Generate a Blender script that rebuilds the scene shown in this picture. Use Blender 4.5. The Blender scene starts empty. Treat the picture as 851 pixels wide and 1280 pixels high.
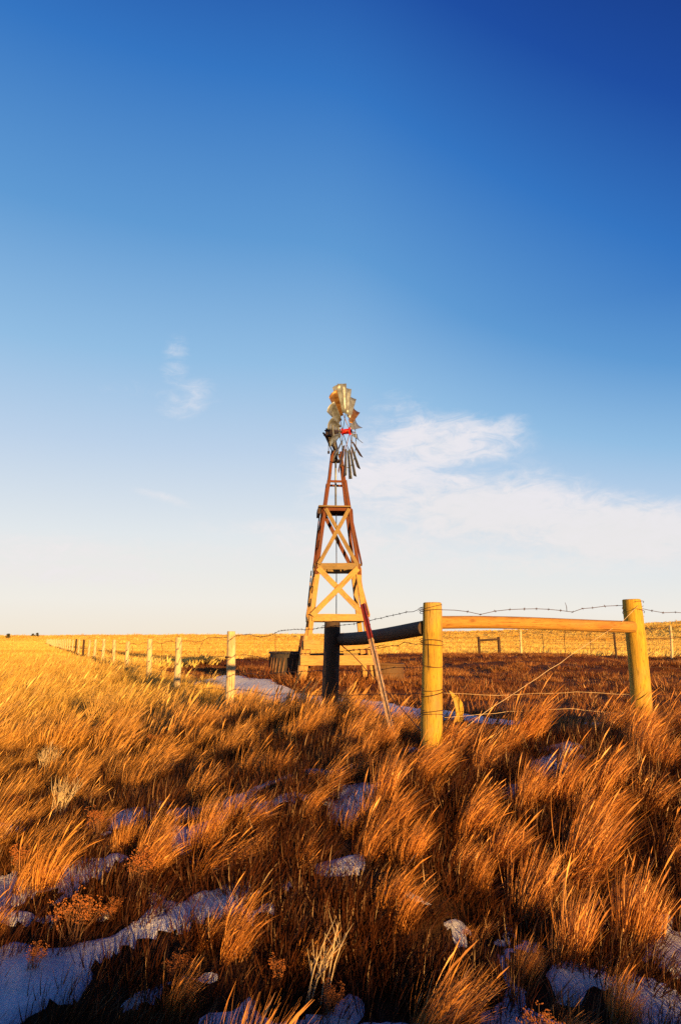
import bpy, math, random
import numpy as np
from mathutils import Vector, Matrix, Quaternion
random.seed(7)
rng = np.random.default_rng(11)
R = math.radians
scn = bpy.context.scene
col = scn.collection

# ------------------------------------------------------------------ camera frame (measured from the photograph)
EYE = 1.5
PITCH = math.atan(159.0 / 853.0)
F = 853.0
cp, sp = math.cos(PITCH), math.sin(PITCH)

def P(px, py, Y):
    """measured point of the place: direction of a photo point, Y metres ahead"""
    u = (px - 425.5) / F
    v = (640 - py) / F
    fw = cp - v * sp
    up = sp + v * cp
    k = Y / fw
    return Vector((u * k, Y, EYE + up * k))

# sun: travels along the left fence, from the centre post to the dark post
Bp = P(540, 840, 6.1); Ap = P(413.5, 830, 8.0); Cp = P(797, 840, 6.6)
d = Ap - Bp
az = math.atan2(-d.x, d.y)              # angle of light travel, left of straight ahead
az += R(0.5)
SUN_EL = R(5.2)
light_dir = Vector((-math.sin(az) * math.cos(SUN_EL), math.cos(az) * math.cos(SUN_EL), -math.sin(SUN_EL)))
to_sun = -light_dir

# ------------------------------------------------------------------ numpy value noise
_tab = np.random.default_rng(3).random((256, 256))
def vnoise(x, y):
    x = np.asarray(x, float); y = np.asarray(y, float)
    xi = np.floor(x).astype(int); yi = np.floor(y).astype(int)
    fx = x - xi; fy = y - yi
    fx = fx * fx * (3 - 2 * fx); fy = fy * fy * (3 - 2 * fy)
    a = _tab[xi & 255, yi & 255]; b = _tab[(xi + 1) & 255, yi & 255]
    c = _tab[xi & 255, (yi + 1) & 255]; e = _tab[(xi + 1) & 255, (yi + 1) & 255]
    return (a * (1 - fx) + b * fx) * (1 - fy) + (c * (1 - fx) + e * fx) * fy
def fbm(x, y, o=4):
    s = 0; a = .5; n = 0
    for k in range(o):
        s = s + a * vnoise(x * 2 ** k + 17.3 * k, y * 2 ** k + 9.1 * k); n += a; a *= .5
    return s / n
def sm(a, b, x):
    t = np.clip((np.asarray(x, float) - a) / (b - a), 0, 1)
    return t * t * (3 - 2 * t)

# ------------------------------------------------------------------ terrain
D_ = P(287.5, 840, 13.0)
def fence_side(x, y):
    """positive on the camera's side of the fence (left line, then the right line)"""
    # left line through B and D
    nx, ny = (D_.y - Bp.y), -(D_.x - Bp.x)
    s1 = -((x - Bp.x) * nx + (y - Bp.y) * ny) / math.hypot(nx, ny)
    s2 = -(y - Bp.y - (x - Bp.x) * (Cp.y - Bp.y) / (Cp.x - Bp.x))
    return np.maximum(s1, s2)
def corral_mask(x, y):
    u = x / np.maximum(y, .5)
    ymax = np.interp(u, [-.3, -.25, 0, .1, 1], [30, 35, 44, 52, 54]) + 2 * (fbm(x * .2, y * .1, 2) - .5)
    ymin = np.interp(u, [-.3, -.25, -.1, .1, .25, .6], [26, 23.5, 18, 13.0, 7.6, 7.2]) + 1.5 * (fbm(x * .5, y * .5, 2) - .5)
    return sm(-1, 1, y - ymin) * sm(-1.5, 1.5, ymax - y) * sm(-.3, -.25, u)
def gz(x, y):
    x = np.asarray(x, float); y = np.asarray(y, float)
    u = x / np.maximum(np.abs(y), 1.0)
    r = np.hypot(x, y)
    z = .16 * (fbm(x * .45 + 5, y * .45 + 3, 3) - .5) * (1 - .6 * sm(9, 14, r))
    z = z + .17 * (fbm(x * 1.9, y * 1.9, 2) - .5) * (1 - sm(6.5, 10, r)) + .03 * (fbm(x * 2.3, y * 2.3, 2) - .5) * (1 - sm(10, 20, r))
    z = z + .10 * sm(2.5, 6, y) + .05 * sm(0, 4, x) * (1 - sm(7, 11, y))
    # ditch between the added bank and the fence
    z = z - .32 * sm(.6, 2.4, y) * (1 - sm(3.0, 5.7, y - .10 * x)) * (1 - .35 * sm(-1.5, -4.5, x) * sm(3, 5, y))
    z = z + (.42 + .09 * sm(.3, 2.6, x)) * np.exp(-((fence_side(x, y) - .30) / 1.35) ** 2) * (1 - sm(8, 12.5, y)) * sm(2, 4, y)
    # mounds in the trampled corral
    cm = corral_mask(x, y)
    z = z + cm * (.42 * sm(.45, .75, fbm(x * .10 + 3, y * .30 + 1, 2)) + .10 * fbm(x * .8, y * 1.3, 3) - .05) * sm(14, 24, y)
    # unseen bank added behind the camera to shade the foreground
    bank = sm(-2.4, -5.0, y + .15 * x)
    z = z + bank * (.62 + .40 * (fbm(x * .45, y * .25, 3) - .5)) * (1 - sm(-30, -60, y)) * (1.0 + .0 * sm(-3.5, 3, x + .47 * (y + 9)))
    # far plains
    z = z + .5 * (fbm(x * .02 + 7, y * .02, 3) - .5) * sm(60, 150, r)
    z = z + np.where(y > 0, sm(150, 900, r) * (2.5 + 5 * (fbm(x * .002, y * .003, 2))) * .6, 0)
    hr = np.interp(u, [-.6, -.35, -.1, .05, .27, .5, .9], [.0010, .0022, .0022, .0038, .0102, .0222, .032])
    hill = hr * 760 * sm(230, 760, y) * np.where(y > 0, 1, 0)
    fold = 1.8 * sm(.33, .5, u) * np.sin(y * .021 + u * 22) * sm(330, 430, y) * (1 - sm(600, 740, y))
    z = z + hill * (1 - .5 * sm(900, 3000, r)) + fold
    z = z + np.where(y > 0, 6.0 * sm(1500, 4000, r), 0)
    return z
def gz1(x, y): return float(gz(x, y))

# ------------------------------------------------------------------ snow field
def ground_at(px, py, h=0):
    """where the sight line through a photo point meets the ground (h above it)"""
    u = (px - 425.5) / F; v = (640 - py) / F; k = 3
    for _ in range(30):
        x = u * k; y = (cp - v * sp) * k
        k = (EYE - gz1(x, y) - h) / -(sp + v * cp)
    return u * k, (cp - v * sp) * k
patches = []
for px, py, s in [(20, 1120, .42), (60, 1150, .38), (30, 1215, .45), (70, 1250, .40), (10, 1275, .45), (120, 1205, .25), (130, 1065, .30), (215, 1080, .22),
                  (95, 1100, .25), (330, 1150, .34), (385, 1140, .34), (270, 1160, .2), (475, 1215, .34), (520, 1255, .34), (490, 1275, .4), (640, 1245, .34), (655, 1215, .26), (660, 1275, .3),
                  (675, 985, .40), (700, 1000, .34), (515, 1030, .36), (530, 1005, .3), (640, 1062, .34), (700, 1105, .32), (730, 1120, .24),
                  (785, 1160, .26), (810, 1080, .26), (800, 1045, .3), (860, 1020, .4), (15, 975, .35), (40, 1000, .3), (370, 1045, .25), (385, 1075, .2), (220, 1240, .22), (405, 1255, .3), (770, 1250, .3), (560, 1130, .22), (610, 1150, .22)]:
    gx, gy = ground_at(px, py)
    patches.append((gx, gy, s * (.46 if px < 140 else .49)))
def snow_mask(x, y):
    x = np.asarray(x, float); y = np.asarray(y, float)
    m = np.zeros_like(x)
    wx = x + .34 * (fbm(x * 3.1 + 2, y * 3.1 + 7, 3) - .5) * 2; wy = y + .34 * (fbm(x * 2.9 + 21, y * 2.9 + 3, 3) - .5) * 2
    for cx, cy, s in patches:
        m = np.maximum(m, np.exp(-(((wx - cx) / s) ** 2 + ((wy - cy) / (s * 1.15)) ** 2)))
    m = m * (1 - sm(9.5, 11, y)) + .58 * sm(.52, .66, fbm(x * 2.8 + 40, y * 2.3 + 12, 3)) * (1 - sm(5.2, 6.5, y)) * sm(.2, 1.0, fence_side(x, y))
    u = x / np.maximum(y, .5)
    c = np.interp(u, [-.36, -.29, -.16, -.06, .09, .24, .4], [33, 25.5, 19.2, 16.4, 14.0, 12.2, 12])
    w = np.interp(u, [-.36, -.29, -.16, -.06, .09, .24, .30], [1, 1.8, 3.4, 2.8, 1.7, .6, .05])
    track = np.clip(1.15 - np.abs(y - c) / np.maximum(w, .1), 0, 1) * sm(9.5, 11, y) * sm(-.42, -.34, u)
    m = np.maximum(m, track)
    # snow lasts longest where the ground tips away from the sun
    lx, ly = -math.sin(az), math.cos(az)
    sl = (gz(x + .12 * lx, y + .12 * ly) - gz(x - .12 * lx, y - .12 * ly)) / .24
    m = m - np.clip((sl - .17) * 1.6, -.20, .5) * (1 - sm(8, 10, y))
    return m + .45 * (fbm(x * 1.9, y * 1.9, 4) - .5) + .75 * (fbm(x * 6.5, y * 6.5, 3) - .5) * (1 - .5 * sm(9, 12, y))

# ------------------------------------------------------------------ node helpers
def new_mat(name):
    m = bpy.data.materials.new(name); m.use_nodes = True
    nt = m.node_tree; nt.nodes.clear()
    out = nt.nodes.new('ShaderNodeOutputMaterial')
    return m, nt, out
def N(nt, t, **kw):
    n = nt.nodes.new(t)
    for k, v in kw.items():
        if k.startswith('i_'):
            n.inputs[k[2:].replace('_', ' ')].default_value = v
        else: setattr(n, k, v)
    return n
def ramp(nt, stops, fac=None, interp='LINEAR'):
    n = nt.nodes.new('ShaderNodeValToRGB'); cr = n.color_ramp; cr.interpolation = interp
    while len(cr.elements) < len(stops): cr.elements.new(.5)
    for e, (p, c) in zip(cr.elements, stops):
        e.position = p; e.color = tuple(c) + (1,) if len(c) == 3 else c
    if fac is not None: nt.links.new(fac, n.inputs[0])
    return n
def noise(nt, scale, detail=4, rough=.6, vec=None, stretch=None, coord='Object'):
    n = N(nt, 'ShaderNodeTexNoise'); n.inputs['Scale'].default_value = scale
    n.inputs['Detail'].default_value = detail; n.inputs['Roughness'].default_value = rough
    if vec is None:
        tc = N(nt, 'ShaderNodeTexCoord'); vec = tc.outputs[coord]
    if stretch:
        mp = N(nt, 'ShaderNodeMapping'); mp.inputs['Scale'].default_value = stretch
        nt.links.new(vec, mp.inputs[0]); vec = mp.outputs[0]
    nt.links.new(vec, n.inputs['Vector'])
    return n
def mixc(nt, a, b, fac, mode='MIX'):
    n = N(nt, 'ShaderNodeMix', data_type='RGBA', blend_type=mode)
    for s, v in ((6, a), (7, b)):
        if isinstance(v, (tuple, list)): n.inputs[s].default_value = tuple(v) + (1,) if len(v) == 3 else v
        else: nt.links.new(v, n.inputs[s])
    if isinstance(fac, (int, float)): n.inputs[0].default_value = fac
    else: nt.links.new(fac, n.inputs[0])
    return n.outputs[2]
def math_(nt, op, a, b=None, clamp=False):
    n = N(nt, 'ShaderNodeMath', operation=op, use_clamp=clamp)
    for s, v in ((0, a), (1, b)):
        if v is None: continue
        if isinstance(v, (int, float)): n.inputs[s].default_value = v
        else: nt.links.new(v, n.inputs[s])
    return n.outputs[0]

def wood(name, c1, c2, dark, rough=.8, crack=.5, grain=60, bump=.7, knots=True):
    m, nt, out = new_mat(name)
    b = N(nt, 'ShaderNodeBsdfPrincipled'); b.inputs['Roughness'].default_value = rough
    oi = N(nt, 'ShaderNodeObjectInfo')
    tc = N(nt, 'ShaderNodeTexCoord')
    off = N(nt, 'ShaderNodeVectorMath', operation='ADD')
    sc = N(nt, 'ShaderNodeVectorMath', operation='SCALE'); sc.inputs[3].default_value = 37.0
    cmb = N(nt, 'ShaderNodeCombineXYZ')
    for i in range(3): nt.links.new(oi.outputs['Random'], cmb.inputs[i])
    nt.links.new(cmb.outputs[0], sc.inputs[0])
    nt.links.new(tc.outputs['Object'], off.inputs[0]); nt.links.new(sc.outputs[0], off.inputs[1])
    v = off.outputs[0]
    g = noise(nt, grain, 5, .65, v, (1, 1, .045))
    l = noise(nt, 5, 4, .6, v, (1, 1, .5))
    base = mixc(nt, c1, c2, ramp(nt, [(.35, (0, 0, 0)), (.65, (1, 1, 1))], g.outputs[0]).outputs[0])
    base = mixc(nt, base, dark, ramp(nt, [(.52, (0, 0, 0)), (.78, (.75, .75, .75))], l.outputs[0]).outputs[0])
    cr = noise(nt, 26, 3, .5, v, (1, 1, .03))
    crm = ramp(nt, [(.30, (1, 1, 1)), (.35, (0, 0, 0))], cr.outputs[0]).outputs[0]
    base = mixc(nt, base, tuple(x * .22 for x in dark), math_(nt, 'MULTIPLY', crm, min(1, crack * 1.15)))
    if knots:
        vo = N(nt, 'ShaderNodeTexVoronoi'); vo.inputs['Scale'].default_value = 6
        mp = N(nt, 'ShaderNodeMapping'); mp.inputs['Scale'].default_value = (1, 1, .45)
        nt.links.new(v, mp.inputs[0]); nt.links.new(mp.outputs[0], vo.inputs['Vector'])
        km = ramp(nt, [(.06, (1, 1, 1)), (.13, (0, 0, 0))], vo.outputs['Distance']).outputs[0]
        base = mixc(nt, base, tuple(x * .5 for x in dark), math_(nt, 'MULTIPLY', km, .6))
    wn = noise(nt, 3.2, 5, .7, v, (1, 1, .35)); wf = noise(nt, 110, 2, .6, v, (1, 1, .12))
    gr = sum(c1) / 3 * .8
    base = mixc(nt, base, (gr, gr * .92, gr * .75), ramp(nt, [(.50, (0, 0, 0)), (.66, (.35, .35, .35))], wn.outputs[0]).outputs[0])
    base = mixc(nt, base, tuple(x * .45 for x in dark), ramp(nt, [(.56, (0, 0, 0)), (.70, (.7, .7, .7))], wf.outputs[0]).outputs[0])
    nt.links.new(base, b.inputs['Base Color'])
    bp = N(nt, 'ShaderNodeBump'); bp.inputs['Strength'].default_value = bump; bp.inputs['Distance'].default_value = .01
    h = math_(nt, 'SUBTRACT', g.outputs[0], math_(nt, 'MULTIPLY', crm, 1.2))
    nt.links.new(h, bp.inputs['Height']); nt.links.new(bp.outputs[0], b.inputs['Normal'])
    nt.links.new(b.outputs[0], out.inputs[0])
    return m
def metal(name, c1, c2, rough=.45, metallic=.6, scale=9, spec=.5):
    m, nt, out = new_mat(name)
    b = N(nt, 'ShaderNodeBsdfPrincipled'); b.inputs['Roughness'].default_value = rough
    b.inputs['Metallic'].default_value = metallic
    n = noise(nt, scale, 5, .7)
    nt.links.new(mixc(nt, c1, c2, ramp(nt, [(.42, (0, 0, 0)), (.62, (1, 1, 1))], n.outputs[0]).outputs[0]), b.inputs['Base Color'])
    bp = N(nt, 'ShaderNodeBump'); bp.inputs['Strength'].default_value = .2; bp.inputs['Distance'].default_value = .01
    nt.links.new(n.outputs[0], bp.inputs['Height']); nt.links.new(bp.outputs[0], b.inputs['Normal'])
    nt.links.new(b.outputs[0], out.inputs[0])
    return m

M = {}
M['post'] = wood('treated_yellow_wood', (.60, .385, .034), (.42, .26, .024), (.20, .085, .012), crack=.8)
M['rail'] = wood('orange_rail_wood', (.50, .28, .055), (.38, .19, .035), (.26, .07, .015), crack=.35)
M['shadedpost'] = wood('shade_darkened_post_wood', (.085, .05, .03), (.05, .03, .018), (.03, .018, .01), crack=.9)  # shade on the left post and its rail put into the wood colour
M['palepost'] = wood('pale_weathered_wood', (.76, .62, .36), (.58, .44, .22), (.30, .19, .08), crack=.6)
M['tower_pale'] = wood('pale_plank_wood', (.58, .36, .11), (.42, .25, .07), (.22, .10, .03), crack=.5)
M['tower_gray'] = wood('straw_plank_wood', (.30, .21, .085), (.21, .15, .06), (.11, .07, .028), crack=.7)
M['tower_brown'] = wood('red_brown_wood', (.17, .045, .014), (.11, .028, .01), (.05, .015, .008), crack=.5)
M['dark_wood'] = wood('dark_creosote_wood', (.07, .035, .022), (.04, .022, .015), (.02, .012, .01), crack=.5)
M['wire'] = metal('rusty_wire', (.10, .05, .03), (.05, .03, .022), .7, .3)
M['palewire'] = metal('galvanised_wire', (.70, .56, .36), (.55, .40, .25), .5, .2)
M['galv'] = metal('galvanised_sheet', (.27, .33, .38), (.15, .16, .17), .45, .4, 6)
M['rustsheet'] = metal('rust_stained_sheet', (.26, .15, .05), (.12, .055, .02), .45, .4, 7)
M['blackmetal'] = metal('dark_iron', (.035, .03, .035), (.06, .045, .04), .5, .4)
M['navy'] = metal('dark_navy_sheet', (.03, .032, .06), (.05, .045, .07), .5, .2)
M['red'] = metal('red_painted_metal', (.70, .02, .012), (.55, .02, .012), .45, 0)
M['whitepaint'] = metal('white_painted_metal', (.78, .75, .70), (.66, .60, .52), .5, 0)
M['darkred'] = metal('dark_red_painted_metal', (.20, .018, .014), (.13, .014, .01), .6, 0)
M['palepaint'] = metal('pale_painted_metal', (.46, .34, .22), (.28, .15, .08), .5, 0, 20)
M['rubber'] = metal('dark_tank_wall', (.035, .03, .028), (.06, .045, .035), .8, 0)
M['ribs'] = metal('rusty_tank_rib', (.26, .15, .08), (.16, .09, .05), .7, .2)
M['tanbeige'] = wood('tan_tank_wall', (.17, .085, .028), (.12, .06, .02), (.08, .035, .014), crack=.3, knots=False)

# ------------------------------------------------------------------ mesh helpers
class MB:
    def __init__(s): s.v = []; s.f = []; s.mi = []; s.smooth = []
    def add(s, verts, faces, mi=0, smooth=False):
        o = len(s.v); s.v += [tuple(v) for v in verts]
        s.f += [tuple(i + o for i in f) for f in faces]; s.mi += [mi] * len(faces); s.smooth += [smooth] * len(faces)
    def box(s, c, sz, rot=None, mi=0):
        hx, hy, hz = sz[0] / 2, sz[1] / 2, sz[2] / 2
        vs = [Vector((x * hx, y * hy, z * hz)) for x in (-1, 1) for y in (-1, 1) for z in (-1, 1)]
        if rot is not None: vs = [rot @ v for v in vs]
        vs = [v + Vector(c) for v in vs]
        s.add(vs, [(0, 1, 3, 2), (4, 6, 7, 5), (0, 4, 5, 1), (2, 3, 7, 6), (0, 2, 6, 4), (1, 5, 7, 3)], mi)
    def tube(s, pts, r, n=5, mi=0, caps=True, smooth=True):
        pts = [Vector(p) for p in pts]
        rr = r if isinstance(r, (list, tuple)) else [r] * len(pts)
        rings = []
        for i, p in enumerate(pts):
            t = (pts[min(i + 1, len(pts) - 1)] - pts[max(i - 1, 0)])
            if t.length < 1e-9: t = Vector((0, 0, 1))
            t.normalize()
            a = t.cross(Vector((0, 0, 1)))
            if a.length < .05: a = t.cross(Vector((0, 1, 0)))
            a.normalize(); b = t.cross(a)
            rings.append([p + (a * math.cos(2 * math.pi * k / n) + b * math.sin(2 * math.pi * k / n)) * rr[i] for k in range(n)])
        vs = [v for g in rings for v in g]; fs = []
        for i in range(len(pts) - 1):
            for k in range(n):
                k2 = (k + 1) % n
                fs.append((i * n + k, i * n + k2, (i + 1) * n + k2, (i + 1) * n + k))
        if caps:
            fs.append(tuple(range(n))); fs.append(tuple((len(pts) - 1) * n + k for k in reversed(range(n))))
        s.add(vs, fs, mi, smooth)
    def mesh(s, name, mats):
        me = bpy.data.meshes.new(name); me.from_pydata(s.v, [], s.f)
        for m in mats: me.materials.append(m)
        me.polygons.foreach_set('material_index', s.mi)
        me.polygons.foreach_set('use_smooth', s.smooth)
        me.validate(); me.update()
        return me
    def build(s, name, mats, parent=None, mat=None, label=None):
        if not isinstance(mats, (list, tuple)): mats = [mats]
        return link(name, s.mesh(name, mats), parent, mat, label)
def link(name, me, parent=None, world=None, label=None):
    o = bpy.data.objects.new(name, me); col.objects.link(o)
    w = world if world is not None else Matrix.Identity(4)
    if parent is not None:
        o.parent = parent
        pw = Matrix.Translation(Vector(parent['_w'])) if '_w' in parent else Matrix.Identity(4)
        o.matrix_basis = pw.inverted() @ w
    else: o.matrix_basis = w
    t = (w.translation)
    if label: o['label'] = label
    o['_w'] = [0.0, 0.0, 0.0] if False else list(t)
    return o
def sublink(name, me, parent, world, label=None):
    """child of a part whose own frame may be rotated"""
    o = bpy.data.objects.new(name, me); col.objects.link(o); o.parent = parent
    pw = parent.matrix_basis.copy(); q = parent.parent
    while q is not None: pw = q.matrix_basis @ pw; q = q.parent
    o.matrix_basis = pw.inverted() @ world
    if label: o['label'] = label
    return o
def thing(name, label, cat, loc, group=None):
    o = bpy.data.objects.new(name, None); col.objects.link(o); o.location = loc; o['_w'] = list(loc)
    o.empty_display_size = .2
    o['label'] = label; o['category'] = cat
    if group: o['group'] = group
    return o
def tag(o, label=None, cat=None, group=None, kind=None):
    for k, v in (('label', label), ('category', cat), ('group', group), ('kind', kind)):
        if v: o[k] = v
def frame(a, b, ref=Vector((0, -1, 0))):
    a = Vector(a); b = Vector(b); z = (b - a).normalized()
    y = ref - z * ref.dot(z)
    if y.length < 1e-4: y = Vector((1, 0, 0)) - z * z.x
    y.normalize(); x = y.cross(z)
    m = Matrix((x, y, z)).transposed().to_4x4(); m.translation = a
    return m, (b - a).length
def beam(name, a, b, w, t, mat, parent, ref=Vector((0, -1, 0)), label=None, seed=0):
    """sawn board from a to b; w across, t thick along ref; slightly irregular with broken arrises"""
    m, L = frame(a, b, ref)
    rd = random.Random(seed + int(L * 1000))
    n = max(3, int(L / .25)); mb = MB(); ch = min(w, t) * .12
    prof = [(-w/2+ch, -t/2), (w/2-ch, -t/2), (w/2, -t/2+ch), (w/2, t/2-ch), (w/2-ch, t/2), (-w/2+ch, t/2), (-w/2, t/2-ch), (-w/2, -t/2+ch)]
    vs = []; fs = []
    for i in range(n + 1):
        z = L * i / n; k = 1 + rd.uniform(-.03, .03); ox = rd.uniform(-1, 1) * w * .03; oy = rd.uniform(-1, 1) * t * .04
        tilt = rd.uniform(-.02, .02) if i in (0, n) else 0
        vs += [(x * k + ox, y * k + oy, z + x * tilt * 4) for x, y in prof]
    for i in range(n):
        for k in range(8): fs.append((i*8+k, i*8+(k+1) % 8, (i+1)*8+(k+1) % 8, (i+1)*8+k))
    fs.append(tuple(reversed(range(8)))); fs.append(tuple(n*8+k for k in range(8)))
    mb.add(vs, fs)
    return mb.build(name, mat, parent, m, label)
def log_mesh(L, r1, r2, seed, seg=20, n=22, rough=.035):
    rd = random.Random(seed); mb = MB(); vs = []; fs = []
    ph = [rd.uniform(0, 6.28) for _ in range(6)]
    for i in range(n + 1):
        t = i / n; z = L * t; r = r1 + (r2 - r1) * t
        if i == n: r *= .96
        cx = .012 * math.sin(t * 3.1 + ph[0]) * L; cy = .012 * math.sin(t * 2.7 + ph[1]) * L
        for k in range(seg):
            a = 2 * math.pi * k / seg
            q = 1 + rough * (math.sin(a * 2 + ph[2] + t * 2) * .5 + math.sin(a * 3 + ph[3] - t * 4) * .35 + math.sin(a * 7 + ph[4]) * .25) + rd.uniform(-.006, .006)
            vs.append((cx + r * q * math.cos(a), cy + r * q * math.sin(a), z))
    for i in range(n):
        for k in range(seg): fs.append((i*seg+k, i*seg+(k+1) % seg, (i+1)*seg+(k+1) % seg, (i+1)*seg+k))
    mb.add(vs, fs, 0, True)
    # cut ends
    top = vs[n*seg:]; c = len(mb.v)
    mb.add([(v[0], v[1], v[2]) for v in top] + [(v[0]*.9, v[1]*.9, v[2] + .006) for v in top], [(k, (k+1) % seg, seg + (k+1) % seg, seg + k) for k in range(seg)] + [tuple(seg + k for k in range(seg))])
    bot = vs[:seg]
    mb.add(bot, [tuple(reversed(range(seg)))])
    return mb
def log(name, a, b, r1, r2, mat, parent, seed=0, label=None, ref=Vector((0, -1, 0)), n=22):
    m, L = frame(a, b, ref)
    return log_mesh(L, r1, r2, seed, n=n).build(name, mat, parent, m, label)

# ------------------------------------------------------------------ ground sheet
def build_ground():
    fr = np.radians(np.arange(-48, 48.01, .4)); back = np.radians(np.arange(52, 308.1, 4.0))
    ang = np.concatenate([fr, back]); na = len(ang)
    rad = np.concatenate([[.25], .5 * 1.0245 ** np.arange(0, 386)]); nr = len(rad)
    A, Rr = np.meshgrid(ang, rad)
    X = np.sin(A) * Rr; Y = np.cos(A) * Rr
    Z = gz(X, Y)
    V = np.stack([X, Y, Z], -1).reshape(-1, 3)
    faces = []
    i = np.arange(nr - 1)[:, None]; j = np.arange(na)[None, :]
    a = i * na + j; b = i * na + (j + 1) % na; c = (i + 1) * na + (j + 1) % na; e = (i + 1) * na + j
    Fq = np.stack([a, e, c, b], -1).reshape(-1, 4)
    me = bpy.data.meshes.new('ground')
    nv = len(V); nf = len(Fq)
    V = np.vstack([V, [[0, 0, gz1(0, 0)]]])
    tri = [(nv, k, (k + 1) % na) for k in range(na)]
    me.from_pydata(V.tolist(), [], Fq.tolist() + tri)
    me.polygons.foreach_set('use_smooth', [True] * len(me.polygons))
    at = me.attributes.new('corral', 'FLOAT', 'POINT')
    at.data.foreach_set('value', corral_mask(V[:, 0], V[:, 1]).astype(np.float32))
    m, nt, out = new_mat('prairie_soil')
    b = N(nt, 'ShaderNodeBsdfPrincipled'); b.inputs['Roughness'].default_value = 1; b.inputs['Specular IOR Level'].default_value = .1
    geo = N(nt, 'ShaderNodeNewGeometry'); pos = geo.outputs['Position']
    n1 = noise(nt, 3, 6, .7, pos); n2 = noise(nt, .05, 5, .6, pos, (1, 3, 1)); n3 = noise(nt, 30, 4, .7, pos)
    soil = mixc(nt, (.045, .022, .012), (.10, .05, .022), ramp(nt, [(.35, (0, 0, 0)), (.65, (1, 1, 1))], n1.outputs[0]).outputs[0])
    far = mixc(nt, (.74, .52, .11), (.58, .34, .07), ramp(nt, [(.38, (0, 0, 0)), (.62, (1, 1, 1))], n2.outputs[0]).outputs[0])
    cor = mixc(nt, (.10, .032, .015), (.28, .095, .03), ramp(nt, [(.4, (0, 0, 0)), (.66, (1, 1, 1))], n3.outputs[0]).outputs[0])
    ca = N(nt, 'ShaderNodeAttribute', attribute_name='corral')
    ln = N(nt, 'ShaderNodeVectorMath', operation='LENGTH'); nt.links.new(pos, ln.inputs[0])
    mr = N(nt, 'ShaderNodeMapRange'); mr.inputs[1].default_value = 14; mr.inputs[2].default_value = 60
    nt.links.new(ln.outputs['Value'], mr.inputs[0])
    c = mixc(nt, soil, far, mr.outputs[0])
    c = mixc(nt, c, cor, ca.outputs['Fac'])
    nt.links.new(c, b.inputs['Base Color'])
    bp = N(nt, 'ShaderNodeBump'); bp.inputs['Strength'].default_value = 1; bp.inputs['Distance'].default_value = .25
    nb = noise(nt, 2.2, 8, .75, pos)
    nt.links.new(nb.outputs[0], bp.inputs['Height']); nt.links.new(bp.outputs[0], b.inputs['Normal'])
    nt.links.new(b.outputs[0], out.inputs[0])
    me.materials.append(m)
    o = bpy.data.objects.new('ground', me); col.objects.link(o); tag(o, kind='structure')
build_ground()

def build_snow():
    mb_v = []; mb_f = []; off = 0
    for x0, x1, y0, y1, st in ((-6.5, 7.5, .8, 11.0, .035), (-16, 8.5, 11.0, 36, .09)):
        xs = np.arange(x0, x1, st); ys = np.arange(y0, y1 + st * .5, st)
        X, Y = np.meshgrid(xs, ys)
        m = snow_mask(X, Y)
        h = np.clip((m - .47) * .13, -.05, .022)
        h = h + .012 * (fbm(X * 6, Y * 6, 3) - .5)
        Z = gz(X, Y) + h
        ok = m > .28
        nx = len(xs); ny = len(ys)
        idx = np.arange(nx * ny).reshape(ny, nx)
        q = ok[:-1, :-1] & ok[1:, :-1] & ok[:-1, 1:] & ok[1:, 1:]
        a = idx[:-1, :-1][q]; b = idx[:-1, 1:][q]; c = idx[1:, 1:][q]; e = idx[1:, :-1][q]
        Fq = np.stack([a, b, c, e], -1)
        used = np.unique(Fq); remap = -np.ones(nx * ny, int); remap[used] = np.arange(len(used))
        V = np.stack([X, Y, Z], -1).reshape(-1, 3)[used]
        mb_v += V.tolist(); mb_f += (remap[Fq] + off).tolist(); off += len(used)
    me = bpy.data.meshes.new('snow'); me.from_pydata(mb_v, [], mb_f)
    me.polygons.foreach_set('use_smooth', [True] * len(me.polygons))
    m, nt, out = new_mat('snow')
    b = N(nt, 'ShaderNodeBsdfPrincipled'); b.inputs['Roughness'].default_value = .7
    b.inputs['Subsurface Weight'].default_value = 0
    geo = N(nt, 'ShaderNodeNewGeometry'); pos = geo.outputs['Position']
    n1 = noise(nt, 4, 6, .7, pos)
    nt.links.new(mixc(nt, (.70, .72, .77), (.55, .54, .55), ramp(nt, [(.45, (0, 0, 0)), (.75, (1, 1, 1))], n1.outputs[0]).outputs[0]), b.inputs['Base Color'])  # snow greyed below white to put shade into its colour
    nb = noise(nt, 14, 6, .7, pos)
    bp = N(nt, 'ShaderNodeBump'); bp.inputs['Strength'].default_value = .8; bp.inputs['Distance'].default_value = .04
    nt.links.new(nb.outputs[0], bp.inputs['Height']); nt.links.new(bp.outputs[0], b.inputs['Normal'])
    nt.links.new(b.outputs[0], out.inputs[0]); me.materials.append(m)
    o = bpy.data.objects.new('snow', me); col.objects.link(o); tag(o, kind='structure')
build_snow()

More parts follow.
